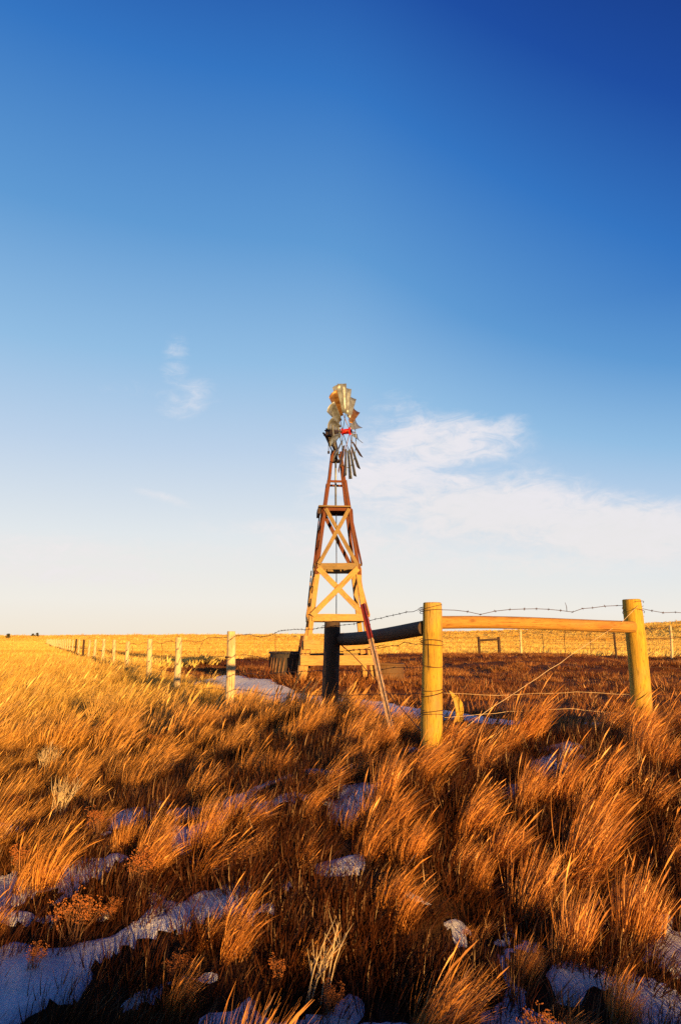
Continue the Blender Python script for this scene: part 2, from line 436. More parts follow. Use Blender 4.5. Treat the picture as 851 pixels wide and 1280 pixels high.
# ------------------------------------------------------------------ grass
def grass_mat(name, lo, hi, gold_lo, gold_hi, region, trans=.14, nscale=.022):
    """lo..hi and gold_lo..gold_hi: two tone ranges of dry grass; region paints the falloff of light between them"""
    m, nt, out = new_mat(name)
    oi = N(nt, 'ShaderNodeObjectInfo')
    at = N(nt, 'ShaderNodeAttribute', attribute_name='tint')
    k = math_(nt, 'ADD', math_(nt, 'MULTIPLY', oi.outputs['Random'], .45), math_(nt, 'MULTIPLY', at.outputs['Fac'], .55))
    a = mixc(nt, lo, hi, k); b = mixc(nt, gold_lo, gold_hi, k)
    if region:
        sx = N(nt, 'ShaderNodeSeparateXYZ'); nt.links.new(oi.outputs['Location'], sx.inputs[0])
        # gold away from the camera and leftwards; falloff of light painted into the colour
        t = math_(nt, 'SUBTRACT', sx.outputs['Y'], math_(nt, 'MULTIPLY', sx.outputs['X'], .9))
        nn = noise(nt, .5, 3, .5, oi.outputs['Location'])
        t = math_(nt, 'ADD', t, math_(nt, 'MULTIPLY', math_(nt, 'SUBTRACT', nn.outputs[0], .5), 9))
        mr = N(nt, 'ShaderNodeMapRange'); mr.inputs[1].default_value = 5.0; mr.inputs[2].default_value = 20
        nt.links.new(t, mr.inputs[0])
        c = mixc(nt, a, b, mr.outputs[0])
    else:
        nn = noise(nt, nscale, 4, .6, oi.outputs['Location'], (.6, 2.2, 1))
        c = mixc(nt, a, b, ramp(nt, [(.40, (0, 0, 0)), (.58, (1, 1, 1))], nn.outputs[0]).outputs[0])
    df = N(nt, 'ShaderNodeBsdfDiffuse'); tr = N(nt, 'ShaderNodeBsdfTranslucent')
    gl = N(nt, 'ShaderNodeBsdfGlossy'); gl.inputs['Roughness'].default_value = .45
    gl.inputs['Color'].default_value = (.8, .62, .4, 1)
    nt.links.new(c, df.inputs[0]); nt.links.new(c, tr.inputs[0])
    mx = N(nt, 'ShaderNodeMixShader'); mx.inputs[0].default_value = trans
    nt.links.new(df.outputs[0], mx.inputs[1]); nt.links.new(tr.outputs[0], mx.inputs[2])
    mx2 = N(nt, 'ShaderNodeMixShader'); mx2.inputs[0].default_value = .08
    nt.links.new(mx.outputs[0], mx2.inputs[1]); nt.links.new(gl.outputs[0], mx2.inputs[2])
    nt.links.new(mx2.outputs[0], out.inputs[0])
    return m
RUST_LO, RUST_HI = (.11, .020, .005), (.96, .43, .10)
GOLD_LO, GOLD_HI = (.42, .21, .03), (.88, .62, .15)
M['grass'] = grass_mat('dry_prairie_grass', RUST_LO, RUST_HI, GOLD_LO, GOLD_HI, True)
M['shade_thatch'] = grass_mat('shade_dark_matted_grass', (.025, .008, .004), (.10, .028, .008), (.05, .020, .007), (.32, .14, .03), True, .08)  # old short grass, darkened further to paint shade into the gaps
M['fargrass'] = grass_mat('dry_pasture_grass', (.50, .27, .04), (.80, .48, .09), (.72, .50, .10), (.92, .74, .24), False, .15)
M['corralgrass'] = grass_mat('trampled_red_grass', (.04, .010, .005), (.18, .042, .014), (.12, .036, .012), (.52, .22, .055), False, .15, .22)  # darker tone range also paints shadow streaks across the corral

def tuft_mesh(name, nb, h0, h1, rad, wid, segs, lean, mat, seed, stalks=0, spread=.35):
    r = np.random.default_rng(seed)
    V = []; Fc = []; T = []
    def strip(root, dirs, L, w, segs, wv, tint, head=False):
        o = len(V); p = root.copy()
        phi = r.uniform(0, math.pi)
        side = np.array([math.cos(phi), math.sin(phi), 0])
        for i in range(segs + 1):
            t = i / segs
            if head: ww = w * (.6 if t < .8 else (2.6 if i < segs else .3))
            else: ww = w * (1 - t ** 1.6) + w * .12
            V.append(p - side * ww / 2); V.append(p + side * ww / 2); T.extend([tint, tint])
            if i < segs:
                bend = dirs[0] * (1 - t) + dirs[1] * t
                bend = bend / np.linalg.norm(bend)
                p = p + bend * L / segs
        for i in range(segs): Fc.append((o + 2*i, o + 2*i + 1, o + 2*i + 3, o + 2*i + 2))
    for k in range(nb + stalks):
        a = r.uniform(0, 6.283); rr = rad * math.sqrt(r.uniform())
        root = np.array([rr * math.cos(a), rr * math.sin(a), -.03])
        out = np.array([math.cos(a), math.sin(a), 0]) * spread * rr / rad
        wind = np.array([lean, lean * .12, 0])
        j = r.normal(0, .13, 3) * np.array([1, 1, .3])
        d0 = out * .8 + wind * .35 + np.array([0, 0, 1]) + j
        d1 = out * .9 + wind * r.uniform(1.1, 1.9) + np.array([0, 0, r.uniform(.45, .95)]) + j * 1.6
        d0 /= np.linalg.norm(d0); d1 /= np.linalg.norm(d1)
        st = k >= nb
        L = r.uniform(h0, h1) * (1.25 if st else 1)
        strip(root, (d0, d1), L, wid * r.uniform(.7, 1.3), segs + (2 if st else 0), wind, r.uniform(0, 1) if not st else r.uniform(.7, 1), st)
    me = bpy.data.meshes.new(name); me.from_pydata([tuple(v) for v in V], [], Fc)
    at = me.attributes.new('tint', 'FLOAT', 'POINT'); at.data.foreach_set('value', np.array(T, np.float32))
    me.polygons.foreach_set('use_smooth', [True] * len(me.polygons))
    me.materials.append(mat)
    return me
def lib(name, specs):
    c = bpy.data.collections.new(name)
    for i, s in enumerate(specs):
        o = bpy.data.objects.new('%s_%02d' % (name, i), tuft_mesh('%s_%02d' % (name, i), **s)); c.objects.link(o)
    return c
def scatter(name, pts, rots, scl, idx, coll, label, cat='grass'):
    me = bpy.data.meshes.new(name); me.vertices.add(len(pts))
    me.vertices.foreach_set('co', np.asarray(pts, np.float32).ravel())
    for nm, ty, key, arr in (('rot', 'FLOAT_VECTOR', 'vector', rots), ('scl', 'FLOAT_VECTOR', 'vector', scl), ('idx', 'INT', 'value', idx)):
        at = me.attributes.new(nm, ty, 'POINT')
        at.data.foreach_set(key, np.asarray(arr, np.int32 if ty == 'INT' else np.float32).ravel())
    o = bpy.data.objects.new(name, me); col.objects.link(o)
    ng = bpy.data.node_groups.new(name, 'GeometryNodeTree')
    ng.interface.new_socket('Geometry', in_out='INPUT', socket_type='NodeSocketGeometry')
    ng.interface.new_socket('Geometry', in_out='OUTPUT', socket_type='NodeSocketGeometry')
    gi = ng.nodes.new('NodeGroupInput'); go = ng.nodes.new('NodeGroupOutput')
    ci = ng.nodes.new('GeometryNodeCollectionInfo'); ci.inputs['Collection'].default_value = coll
    ci.inputs['Separate Children'].default_value = True; ci.inputs['Reset Children'].default_value = True
    ip = ng.nodes.new('GeometryNodeInstanceOnPoints'); ip.inputs['Pick Instance'].default_value = True
    def na(n, t):
        x = ng.nodes.new('GeometryNodeInputNamedAttribute'); x.data_type = t; x.inputs['Name'].default_value = n
        return [s for s in x.outputs if s.enabled][0]
    m2p = ng.nodes.new('GeometryNodeMeshToPoints')
    L = ng.links.new
    L(gi.outputs[0], m2p.inputs[0]); L(m2p.outputs[0], ip.inputs['Points']); L(ci.outputs[0], ip.inputs['Instance'])
    L(na('idx', 'INT'), ip.inputs['Instance Index']); L(na('scl', 'FLOAT_VECTOR'), ip.inputs['Scale'])
    e2r = ng.nodes.new('FunctionNodeEulerToRotation'); L(na('rot', 'FLOAT_VECTOR'), e2r.inputs[0]); L(e2r.outputs[0], ip.inputs['Rotation'])
    L(ip.outputs[0], go.inputs[0])
    md = o.modifiers.new('scatter', 'NODES'); md.node_group = ng
    tag(o, label, cat, kind='stuff')
    return o

# fence line to the left, world 2-D: used to keep the track side clear
near_lib = lib('near_tuft', [dict(nb=62, h0=.26, h1=.62, rad=.085, wid=.0062, segs=5, lean=.75, mat=M['grass'], seed=100 + i, stalks=5 if i % 2 else 2) for i in range(12)])
mid_lib = lib('mid_tuft', [dict(nb=60, h0=.28, h1=.56, rad=.17, wid=.010, segs=3, lean=.6, mat=M['grass'], seed=200 + i, stalks=2) for i in range(8)])
far_lib = lib('far_tuft', [dict(nb=26, h0=.18, h1=.42, rad=.35, wid=.035, segs=2, lean=.4, mat=M['fargrass'], seed=300 + i) for i in range(6)])
cor_lib = lib('corral_tuft', [dict(nb=40, h0=.05, h1=.20, rad=.16, wid=.012, segs=2, lean=.25, mat=M['corralgrass'], seed=400 + i, spread=.9) for i in range(6)])
short_lib = lib('short_tuft', [dict(nb=90, h0=.06, h1=.20, rad=.15, wid=.005, segs=3, lean=.4, mat=M['shade_thatch'], seed=500 + i, spread=.7) for i in range(6)])

def sample(n, y0, y1, umax, power=1.0):
    """random ground points in a widened wedge ahead of the camera; power 1 = even per square metre, 0 = even per metre ahead / distance"""
    t = rng.random(n)
    if power == 1: y = np.sqrt(y0 ** 2 + t * (y1 ** 2 - y0 ** 2))
    else: y = y0 * (y1 / y0) ** t
    x = (rng.random(n) * 2 - 1) * (umax * y + 2.0)
    return x, y
def clumps(x, y): return .5 * fbm(x * 1.1 + 3.3, y * .9 + 8.1, 2) + .5 * fbm(x * 3.1 + 1.3, y * 2.5 + 2.1, 2)

def place(n, y0, y1, umax, keep, hfun, coll, nvar, name, label, power=1, tilt=.12, yaw=.5, wscale=None, sink=0):
    x, y = sample(n, y0, y1, umax, power)
    k = keep(x, y) > rng.random(n)
    x, y = x[k], y[k]; m = len(x)
    z = gz(x, y) - sink
    s = hfun(x, y) * rng.uniform(.78, 1.2, m)
    w = s * (1 if wscale is None else wscale(x, y))
    rots = np.stack([rng.normal(0, tilt, m), rng.normal(.05, tilt, m), rng.normal(0, yaw, m)], -1)
    o = scatter(name, np.stack([x, y, z], -1), rots, np.stack([w, w, s], -1), rng.integers(0, nvar, m), coll, label)
    print(name, m)
    return o

def place_clumps(y0, y1, umax, sp, nsub, sig, keep, hfun, coll, nvar, name, label, hs=1.0, fall=.35):
    """bunch grass: jittered clump centres, each clump several tufts that get shorter outwards"""
    gx = np.arange(-umax * y1 - 3, umax * y1 + 3, sp); gy = np.arange(y0, y1, sp)
    X, Y = np.meshgrid(gx, gy); x = X.ravel(); y = Y.ravel()
    x = x + rng.uniform(-.48, .48, len(x)) * sp; y = y + rng.uniform(-.48, .48, len(y)) * sp
    k = (np.abs(x) < umax * y + 2) & (keep(x, y) > rng.random(len(x)))
    x, y = x[k], y[k]; n = len(x)
    big = rng.uniform(.50, 1.30, n)
    cr = np.repeat(np.arange(n), rng.integers(max(1, nsub - 2), nsub + 3, n)); m = len(cr)
    ox, oy = rng.normal(0, sig, m), rng.normal(0, sig, m)
    px, py = x[cr] + ox * big[cr], y[cr] + oy * big[cr]
    d = np.hypot(ox, oy) / sig
    sc = hfun(px, py) * big[cr] * np.clip(1.05 - fall * d / 2, .45, 1.1) * rng.uniform(.85, 1.12, m) * hs
    z = gz(px, py)
    cy = rng.normal(0, .35, n)[cr]; ct = rng.normal(0, .12, n)[cr]
    rots = np.stack([rng.normal(0, .10, m), rng.normal(.04, .08, m) + ct, rng.normal(0, .25, m) + cy], -1)
    print(name, n, m)
    return scatter(name, np.stack([px, py, z], -1), rots, np.stack([sc * .9, sc * .9, sc], -1), rng.integers(0, nvar, m), coll, label)
def keep_near(x, y):
    s = fence_side(x, y)
    return (.25 + .75 * sm(.36, .52, fbm(x * .9 + 3.3, y * .8 + 8.1, 2))) * (1 - .80 * sm(.50, .64, snow_mask(x, y))) * sm(-.9, -.1, s)
def h_near(x, y):
    return .86 + .30 * (fbm(x * .7, y * .7, 2) - .5) * 2 + .12 * sm(1.2, .2, fence_side(x, y)) - .10 * sm(1, 4, -x)
place_clumps(.9, 9.0, .62, .31, 6, .055, keep_near, h_near, near_lib, 12, 'prairie_grass', 'wind bent rust orange grass tufts with seed heads covering the foreground', hs=.74)
def bank_grass():  # unseen tufts added to throw patchy shade over the foreground
    n = 420; x = rng.uniform(-3, 10, n); y = rng.uniform(-8, -3.2, n) - .15 * x
    sc = rng.uniform(.4, .8, n) * (.4 + fbm(x * .8, y * .8, 2))
    scatter('bank_grass', np.stack([x, y, gz(x, y)], -1), np.stack([rng.normal(0, .12, n), rng.normal(.05, .1, n), rng.normal(0, .4, n)], -1),
            np.stack([sc, sc, sc], -1), rng.integers(0, 8, n), mid_lib, 'tall dry grass on the unseen bank added for shade')
bank_grass()
def keep_short(x, y):
    return (.6 + .4 * sm(.3, .5, clumps(x, y))) * (1 - sm(.46, .58, snow_mask(x, y))) * sm(-1.5, -.2, fence_side(x, y))
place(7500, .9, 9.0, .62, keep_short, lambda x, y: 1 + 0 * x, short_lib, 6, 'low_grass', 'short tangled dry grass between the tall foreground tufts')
def keep_mid(x, y):
    s = fence_side(x, y)
    return (.55 + .45 * sm(.36, .5, fbm(x * .5 + 3.3, y * .4 + 8.1, 2))) * sm(-1.0, -.2, s) * (1 - .8 * sm(.5, .6, snow_mask(x, y)))
place_clumps(8.7, 42, .62, .42, 5, .11, keep_mid, lambda x, y: 1.0 + .4 * (fbm(x * .4, y * .4, 2) - .5), mid_lib, 8, 'field_grass', 'golden bent grass of the field left of the long fence')
# sparse edge of grass just past the fence
def keep_edge(x, y):
    s = fence_side(x, y)
    return (s < 0) * (1 - sm(0, .5, corral_mask(x, y))) * (1 - sm(.38, .5, snow_mask(x, y))) * sm(.3, .6, clumps(x, y))
place(9000, 6.5, 40, .62, keep_edge, lambda x, y: .35 + .25 * sm(.35, .7, clumps(x, y)), mid_lib, 8, 'verge_grass', 'sparse golden grass on the verge of the snowy track')
def keep_far(x, y):
    return (1 - corral_mask(x, y)) * (.35 + .65 * sm(.35, .55, fbm(x * .03, y * .012, 3)))
place(80000, 34, 1500, .75, keep_far, lambda x, y: .8 + .5 * fbm(x * .05, y * .05, 2) + sm(120, 700, y) * 2.2, far_lib, 6, 'pasture_grass', 'bright yellow pasture grass stretching to the horizon', power=0, wscale=lambda x, y: 1.7 + sm(100, 600, y) * 3)
def keep_cor(x, y): return corral_mask(x, y) * (.15 + .85 * sm(.32, .6, fbm(x * .7, y * .7, 3))) * (1 - sm(.4, .5, snow_mask(x, y)))
place(26000, 9, 56, .70, keep_cor, lambda x, y: .5 + 1.0 * fbm(x * .4, y * .5, 3), cor_lib, 6, 'corral_grass', 'low trampled red brown grass covering the corral ground', tilt=.2, yaw=2)
def keep_corsw(x, y):
    return corral_mask(x, y) * sm(.52, .66, fbm(x * .45 + 9, y * .3 + 4, 3)) * (1 - sm(.4, .5, snow_mask(x, y)))
place(900, 9, 22, .65, keep_corsw, lambda x, y: 1.5 + 1.0 * rng.random(len(x)), cor_lib, 6, 'tussock_grass', 'scattered taller tussocks in the near part of the corral')

# ------------------------------------------------------------------ corner brace and barbed wire
GC = (0.0, 0.0)
def zof(py, Y, px=425): return P(px, py, Y).z
def wire_pts(anchors, wob, step=.12, seed=0):
    rd = np.random.default_rng(seed); out = []
    for a, b in zip(anchors[:-1], anchors[1:]):
        a = Vector(a); b = Vector(b); L = (b - a).length; n = max(2, int(L / step))
        for i in range(n):
            t = i / n; p = a.lerp(b, t)
            sag = -.010 * L * 4 * t * (1 - t) * .5
            w = wob * math.sin(math.pi * t)
            q = 4 * t * L * .35
            p.z += sag + w * (float(vnoise(q + seed * 7.7, seed)) - .5) * 2 + .003 * rd.normal()
            out.append(p)
    out.append(Vector(anchors[-1]))
    return out
def wire_mesh(pts, r, barb=True, barb_step=1, seed=0, blen=.015):
    mb = MB(); mb.tube(pts, r, 5)
    rd = random.Random(seed)
    if barb:
        for i in range(2, len(pts) - 1, barb_step):
            p = pts[i]; t = (pts[i + 1] - pts[i - 1]).normalized()
            for s in (1, -1):
                dv = Vector((rd.uniform(-1, 1), rd.uniform(-1, 1), rd.uniform(-1, 1))); dv -= t * dv.dot(t); dv = dv.normalized() + t * rd.uniform(-.4, .4)
                mb.tube([p - dv * blen, p, p + dv * blen], [r * .35, r * .8, r * .35], 4)
            mb.tube([p - t * .010, p + t * .010], r * 1.6, 5)
    return mb
def ring_mesh(c, rad, r, tilt, seed, turns=2):
    """wire wound round a post"""
    rd = random.Random(seed); pts = []
    for k in range(int(20 * turns) + 1):
        a = k / 20 * 2 * math.pi
        pts.append(Vector((c.x + rad * math.cos(a), c.y + rad * math.sin(a), c.z + tilt * math.cos(a + seed) + (k / (20 * turns) - .5) * .03)))
    mb = MB(); mb.tube(pts, r, 5)
    for k in range(3, len(pts) - 2, 9):
        p = pts[k]; o = Vector((p.x - c.x, p.y - c.y, 0)).normalized()
        mb.tube([p, p + o * .02 + Vector((0, 0, rd.uniform(-.02, .02)))], [r * .8, r * .3], 4)
    return mb

zB = P(540, 754, 6.1).z; zA = P(413, 778, 8.0).z; zC = P(788, 750, 6.6).z
gB = gz1(Bp.x, Bp.y); gA = gz1(Ap.x, Ap.y); gC = gz1(Cp.x, Cp.y)
brace = thing('brace_fence', 'corner of three round timber posts, two rails and barbed wire before the windmill', 'fence', (Bp.x, Bp.y, gB))
pB = log('post', (Bp.x, Bp.y, gB - .3), (Bp.x - .004, Bp.y, zB), .097, .086, M['post'], brace, 3, label='stout yellow centre post wound with barbed wire, where both rails meet')
pC = log('post', (Cp.x + .01, Cp.y, gC - .3), (Cp.x - .018, Cp.y, zC), .100, .088, M['post'], brace, 12, label='yellow right hand post with a long vertical crack')
pA = log('post', (Ap.x, Ap.y, gA - .3), (Ap.x, Ap.y, zA), .093, .092, M['shadedpost'], brace, 8, label='dark brown post in the shade of the centre post')
# split in the right post
mb = MB()
tC = (Cp - Vector((0, 0, 0)))
# rails
rl = log('rail', P(549, 781, 6.16), P(790, 781.2, 6.52), .058, .055, M['rail'], brace, 21, label='lit orange rail between centre post and right post', n=26)
rd_ = log('rail', P(533, 785.5, 6.14), P(417, 798.5, 8.16), .066, .070, M['shadedpost'], brace, 22, label='dark thick rail between centre post and shaded left post', n=26)
# strands: heights on posts
def hp(px, py, Y, dy=0): return P(px, py, Y)
edge = P(905, 768, 7.0)
sB = [762, 804.5, 834, 867]; sA = [783, 815, 836.5, 867]; sD = [794.5, 819, 843, 862]
front = .095
A_w = [Vector((Ap.x - .0, Ap.y - front, P(413, q, 8.1).z)) for q in sA]
B_w = [Vector((Bp.x, Bp.y - front, P(540, q, 6.0).z)) for q in sB]
B_l = [Vector((Bp.x - front, Bp.y, P(528, q, 6.1).z)) for q in sB]
C_w = Vector((Cp.x, Cp.y + front, P(789, 757, 6.7).z))
D_w = [P(287.5, q, 12.9) for q in sD]
k = 0
def strand(anch, parent, wob, r, mat='wire', barb=True, seed=0, step=.12, label=None, barb_step=1, blen=.015):
    pts = wire_pts(anch, wob, step, seed)
    return wire_mesh(pts, r, barb, barb_step, seed, blen).build('wire_strand', M[mat], parent, None, label)
strand([B_w[0] + Vector((.09, .06, 0)), P(600, 767.5, 6.2), P(655, 761, 6.3), P(715, 765, 6.4), P(740, 759.5, 6.5), C_w], brace, .012, .0028, seed=1)
strand([C_w, P(828, 765, 6.9), edge, P(1050, 768, 8.5)], brace, .012, .0028, seed=2)
# upright barb twig on the top strand
mb = MB(); q = P(708, 764.5, 6.38); mb.tube([q, q + Vector((0, 0, .045)), q + Vector((-.012, 0, .085))], [.003, .003, .0015], 4)
mb.build('wire_end', M['wire'], brace)
strand([B_l[0], A_w[0]], brace, .02, .0028, seed=3)
strand([B_l[1], P(505, 803, 6.5), P(490, 807, 6.8), A_w[1]], brace, .03, .0028, seed=4)
strand([B_l[2], A_w[2]], brace, .02, .003, seed=5, barb_step=2)
strand([B_l[3], A_w[3]], brace, .01, .003, seed=6, barb_step=2)
strand([B_w[3] + Vector((.09, .05, 0)), P(620, 869, 6.2), P(720, 865, 6.4), Vector((Cp.x - .1, Cp.y, P(785, 868, 6.6).z))], brace, .008, .0017, 'palewire', False, 7)
strand([P(545, 897, 6.15), P(636, 889, 6.3), P(715, 886, 6.5), P(786, 893, 6.6)], brace, .01, .0017, 'palewire', False, 8)
strand([P(789, 834, 6.68), P(850, 836, 7.1), P(1000, 840, 8.4)], brace, .02, .0028, seed=9, barb_step=2)
strand([P(790, 797, 6.68), P(850, 797, 7.1), P(1000, 800, 8.4)], brace, .02, .0028, seed=10, barb_step=2)
# brace wires running corner to corner
strand([P(797, 757, 6.50), P(776, 779, 6.44), P(757, 790, 6.40), P(720, 814, 6.32), P(700, 828, 6.3), P(612, 886, 6.15), P(560, 925, 6.1)], brace, 0, .0022, 'palewire', False, 11)
strand([P(423, 803, 8.05), P(440, 818, 7.8), P(470, 850, 7.3), P(505, 889, 6.8), P(530, 918, 6.3)], brace, 0, .0045, 'wire', False, 12)
strand([P(425, 806, 8.0), P(436, 814, 7.85), P(455, 812, 7.5), P(480, 806, 7.0)], brace, .01, .003, 'wire', True, 13)
# windings
for i, py in enumerate([759, 764, 802, 806, 831, 861, 867, 889, 894]):
    ring_mesh(Vector((Bp.x, Bp.y, P(540, py, 6.1).z)), .097, .0026, .012 if i % 2 else .02, i, 1.6).build('wire_wrap', M['wire'], brace)
for i, py in enumerate([757, 766]):
    ring_mesh(Vector((Cp.x, Cp.y, P(789, py, 6.6).z)), .098, .0026, .03, 20 + i, 1.0).build('wire_wrap', M['wire'], brace)
ring_mesh(Vector((Ap.x, Ap.y, P(413, 783, 8.2).z)), .099, .003, .012, 31, 1.5).build('wire_wrap', M['wire'], brace)

# ------------------------------------------------------------------ leaning steel post
tp0 = P(453, 755, 6.95); tp1 = P(488.5, 908, 6.55); tp1b = tp1 + (tp1 - tp0).normalized() * .35
st = thing('steel_post', 'leaning steel fence post, dark red above and whitish below, crossing the dark rail', 'post', (tp1.x, tp1.y, tp1.z))
tm = tp0.lerp(tp1, .30)
def tpost(a, b, name, mat, label):
    m, L = frame(a, b, Vector((1, -.45, 0)).normalized())
    mb = MB(); w = .038
    mb.box((0, .020, L / 2), (w, .006, L)); mb.box((0, -.004, L / 2), (.007, .044, L - .002))
    n = int(L / .055)
    for i in range(n): mb.box((0, .026, .03 + i * .055), (.012, .008, .014))
    return mb.build(name, mat, st, m, label)
tpost(tm, tp0, 'post_top', M['darkred'], 'dark red painted upper length')
tpost(tp1b, tm - (tm - tp1b).normalized() * .002, 'post_shaft', M['palepaint'], 'whitish lower length')

# ------------------------------------------------------------------ curved slab by the centre post
cs = MB(); pts = [P(561, 863, 7.0), P(567, 869, 6.98), P(572, 878, 6.96), P(574, 888, 6.94), P(573, 902, 6.92)]
wd = [.010, .062, .085, .085, .07]; vs = []
for p, w in zip(pts, wd):
    for sx, sy in ((-.5, -1), (.5, -1), (.5, 1), (-.5, 1)): vs.append((p.x + sx * w, p.y + sy * .018 + sx * .03, p.z))
fs = [(0, 1, 2, 3)[::-1]]
for i in range(4):
    for q in range(4): fs.append((i*4+q, i*4+(q+1) % 4, i*4+4+(q+1) % 4, i*4+4+q))
fs.append((16, 17, 18, 19)); cs.add(vs, fs)
org = Vector(pts[-1]); cs.v = [tuple(Vector(v) - org) for v in cs.v]
o = cs.build('wood_slab', M['post'], None, Matrix.Translation(org))
tag(o, 'short curved yellow wood slab standing in grass right behind the centre post', 'slab')

# ------------------------------------------------------------------ long left fence
VPX = 39.0
def lf(Y):   # point of the fence line Y metres ahead
    px = VPX + (287.5 - VPX) * 13.0 / Y
    return P(px, 840, Y)
lfence = thing('barbed_wire_fence', 'long barbed wire fence on pale posts running away left to the horizon', 'fence', (D_.x, D_.y, gz1(D_.x, D_.y)))
Ys = [13.0, 17.6, 22.0, 27.0]
while Ys[-1] < 190: Ys.append(Ys[-1] + 4.9 + random.uniform(-.4, .4))
tops = [789.5, 797.0, 799.0, 802]
tipz = []
for i, Y in enumerate(Ys):
    q = lf(Y); g = gz1(q.x, q.y)
    zt = P(200, tops[i], Y).z if i < 4 else 1.48 + random.uniform(-.08, .08)
    lean = Vector((random.uniform(-.03, .03), random.uniform(-.03, .03), 0)) if i else Vector((0, 0, 0))
    top = Vector((q.x, q.y, zt)) + lean; tipz.append((top, g))
    r = .082 if i < 3 else .078
    mt = M['dark_wood'] if i in (8, 10) else M['palepost']
    log('post', (q.x, q.y, g - .1), top, r, r * .96, mt, lfence, 40 + i, label=('dark weathered post' if i in (8, 10) else None), n=10)
    if i == 0:
        ring_mesh(Vector((q.x, q.y, P(287, 822, Y).z)), .087, .016, .004, 1, 1.0).build('wire_wrap', M['wire'], lfence)
zs0 = [p.z for p in D_w]
for s in range(4):
    a = [A_w[s]]
    for i, (tpt, g) in enumerate(tipz):
        f = [.02, .42, .80, 1.1][s]
        z = D_w[s].z if i == 0 else tpt.z - .07 - f
        a.append(Vector((tpt.x + .09, tpt.y - .03, z)))
    near = a[:7]; r = .0034
    strand(near, lfence, .05 if s < 2 else .03, r, seed=30 + s, step=.16, blen=.018)
    strand(a[6:22], lfence, .04, .006, seed=50 + s, step=.6, barb=False)
# wire stays
def stay(px, kp, Y, r=.0045):
    mb = MB(); mb.tube([P(px + dx, py, Y) for dx, py in kp], r, 5)
    mb.build('stay', M['wire'], lfence)
stay(344, [(0, 790), (.5, 815), (-.5, 840), (0, 862), (4, 878), (2, 884)], 10.6)
stay(254, [(0, 803), (-4.5, 811), (-5, 832), (-5, 845), (-1, 856), (1, 864)], 15.0)
stay(202, [(0, 803), (1, 810), (0, 830), (0, 848)], 19.5, .006)
stay(166, [(0, 808), (-1, 822), (0, 838)], 24.3, .008)
stay(140, [(0, 811), (1, 826), (0, 836)], 29.5, .009)

# ------------------------------------------------------------------ far fence of the corral
ff0 = P(650, 820, 50.0)
ffence = thing('pasture_fence', 'thin post fence along the far edge of the red corral', 'fence', (ff0.x, ff0.y, gz1(ff0.x, ff0.y)))
fps = [(540, 50, 0), (650.5, 50, 1), (678, 50, 2), (705, 50, 2), (737, 50, 2), (768, 49, 0), (838, 46, 1), (905, 43, 0), (990, 41, 1)]
ft = []
for i, (px, Y, kd) in enumerate(fps):
    q = P(px, 800, Y); g = gz1(q.x, q.y)
    top = Vector((q.x, q.y, P(px, {0: 791, 1: 788, 2: 792}[kd] if px < 800 else 782, Y).z))
    ft.append(top)
    if kd == 2:
        mb = MB(); mb.tube([(q.x, q.y, g - .05), top], .022, 6); mb.build('picket', M['blackmetal'], ffence)
    else:
        log('post', (q.x, q.y, g - .1), top, .085 if kd else .075, .08 if kd else .07, M['palepost'] if kd else M['dark_wood'], ffence, 90 + i, n=6,
            label='pale post' if kd else 'dark post')
for s in range(4):
    pts = wire_pts([Vector((p.x, p.y - .1, p.z - .06 - .33 * s)) for p in ft], .05, .8, 80 + s)
    mb = MB(); mb.tube(pts, .007, 4); mb.build('wire_strand', M['wire'], ffence)
g0 = P(598, 800, 48); g1 = P(623, 800, 48)
gt = thing('hitching_rack', 'small dark timber rack of two uprights and a top bar at the far corral edge', 'rack', (g0.x, g0.y, gz1(g0.x, g0.y)))
log('upright', (g0.x, g0.y, gz1(g0.x, g0.y) - .1), P(598, 796, 48), .10, .09, M['dark_wood'], gt, 5, n=6)
log('upright', (g1.x, g1.y, gz1(g1.x, g1.y) - .1), P(623, 796, 48), .11, .10, M['dark_wood'], gt, 6, n=6)
log('top_bar', P(597.5, 801, 47.88), P(623.5, 799, 47.88), .075, .075, M['dark_wood'], gt, 7, ref=Vector((0, 0, 1)), n=6)

# ------------------------------------------------------------------ windmill
TX = P(420, 800, 21).x; TY = 21.0; TG = gz1(TX, TY)
WR = R(5.0)
mill = thing('windmill', 'tall water pumping windmill on a four legged timber tower behind the fence', 'windmill', (TX, TY, TG))
ex = Vector((math.cos(WR), math.sin(WR), 0)); ey = Vector((-math.sin(WR), math.cos(WR), 0))
APEX = P(420, 533, 21).z
def hw(z): return 1.0 * (APEX - z) / (APEX - TG)
def T(sx, sy, z, o=0.0):
    h = hw(z) + o
    return Vector((TX, TY, 0)) + ex * sx * h + ey * sy * h + Vector((0, 0, z))
zb = TG - .05; z1 = P(420, 772, 20.3).z; z2 = P(420, 709, 20.6).z; z3 = P(420, 636, 20.8).z; z4 = P(420, 602, 20.9).z; z5 = P(418, 566, 21).z
zp1 = P(420, 806, 20).z; zp2 = P(420, 825, 20).z
for sx in (-1, 1):
    for sy in (-1, 1):
        lg = beam('leg', T(sx, sy, zb), T(sx, sy, z2 + .02), .15, .13, M['tower_pale'], mill, -ey, seed=sx + 3 * sy)
        beam('leg_extension', T(sx, sy, z2 - .25, .03), T(sx, sy, z4, .02), .105, .095, M['tower_brown'], mill, -ey, label='red brown upper leg', seed=9 + sx + 3 * sy)
        beam('leg_tip', T(sx, sy, z4 - .1, .0), T(sx * .9, sy * .9, z5, .035), .085, .075, M['tower_brown'], mill, -ey, seed=19 + sx + 3 * sy)
        # stub posts at the foot
        log('anchor_post', T(sx * 1.0, sy, zb, .12), T(sx, sy, P(420, 795, 20).z, .10), .095, .085, M['tower_pale'] if sy < 0 else M['tower_brown'], mill, 60 + sx + 3 * sy, n=8)
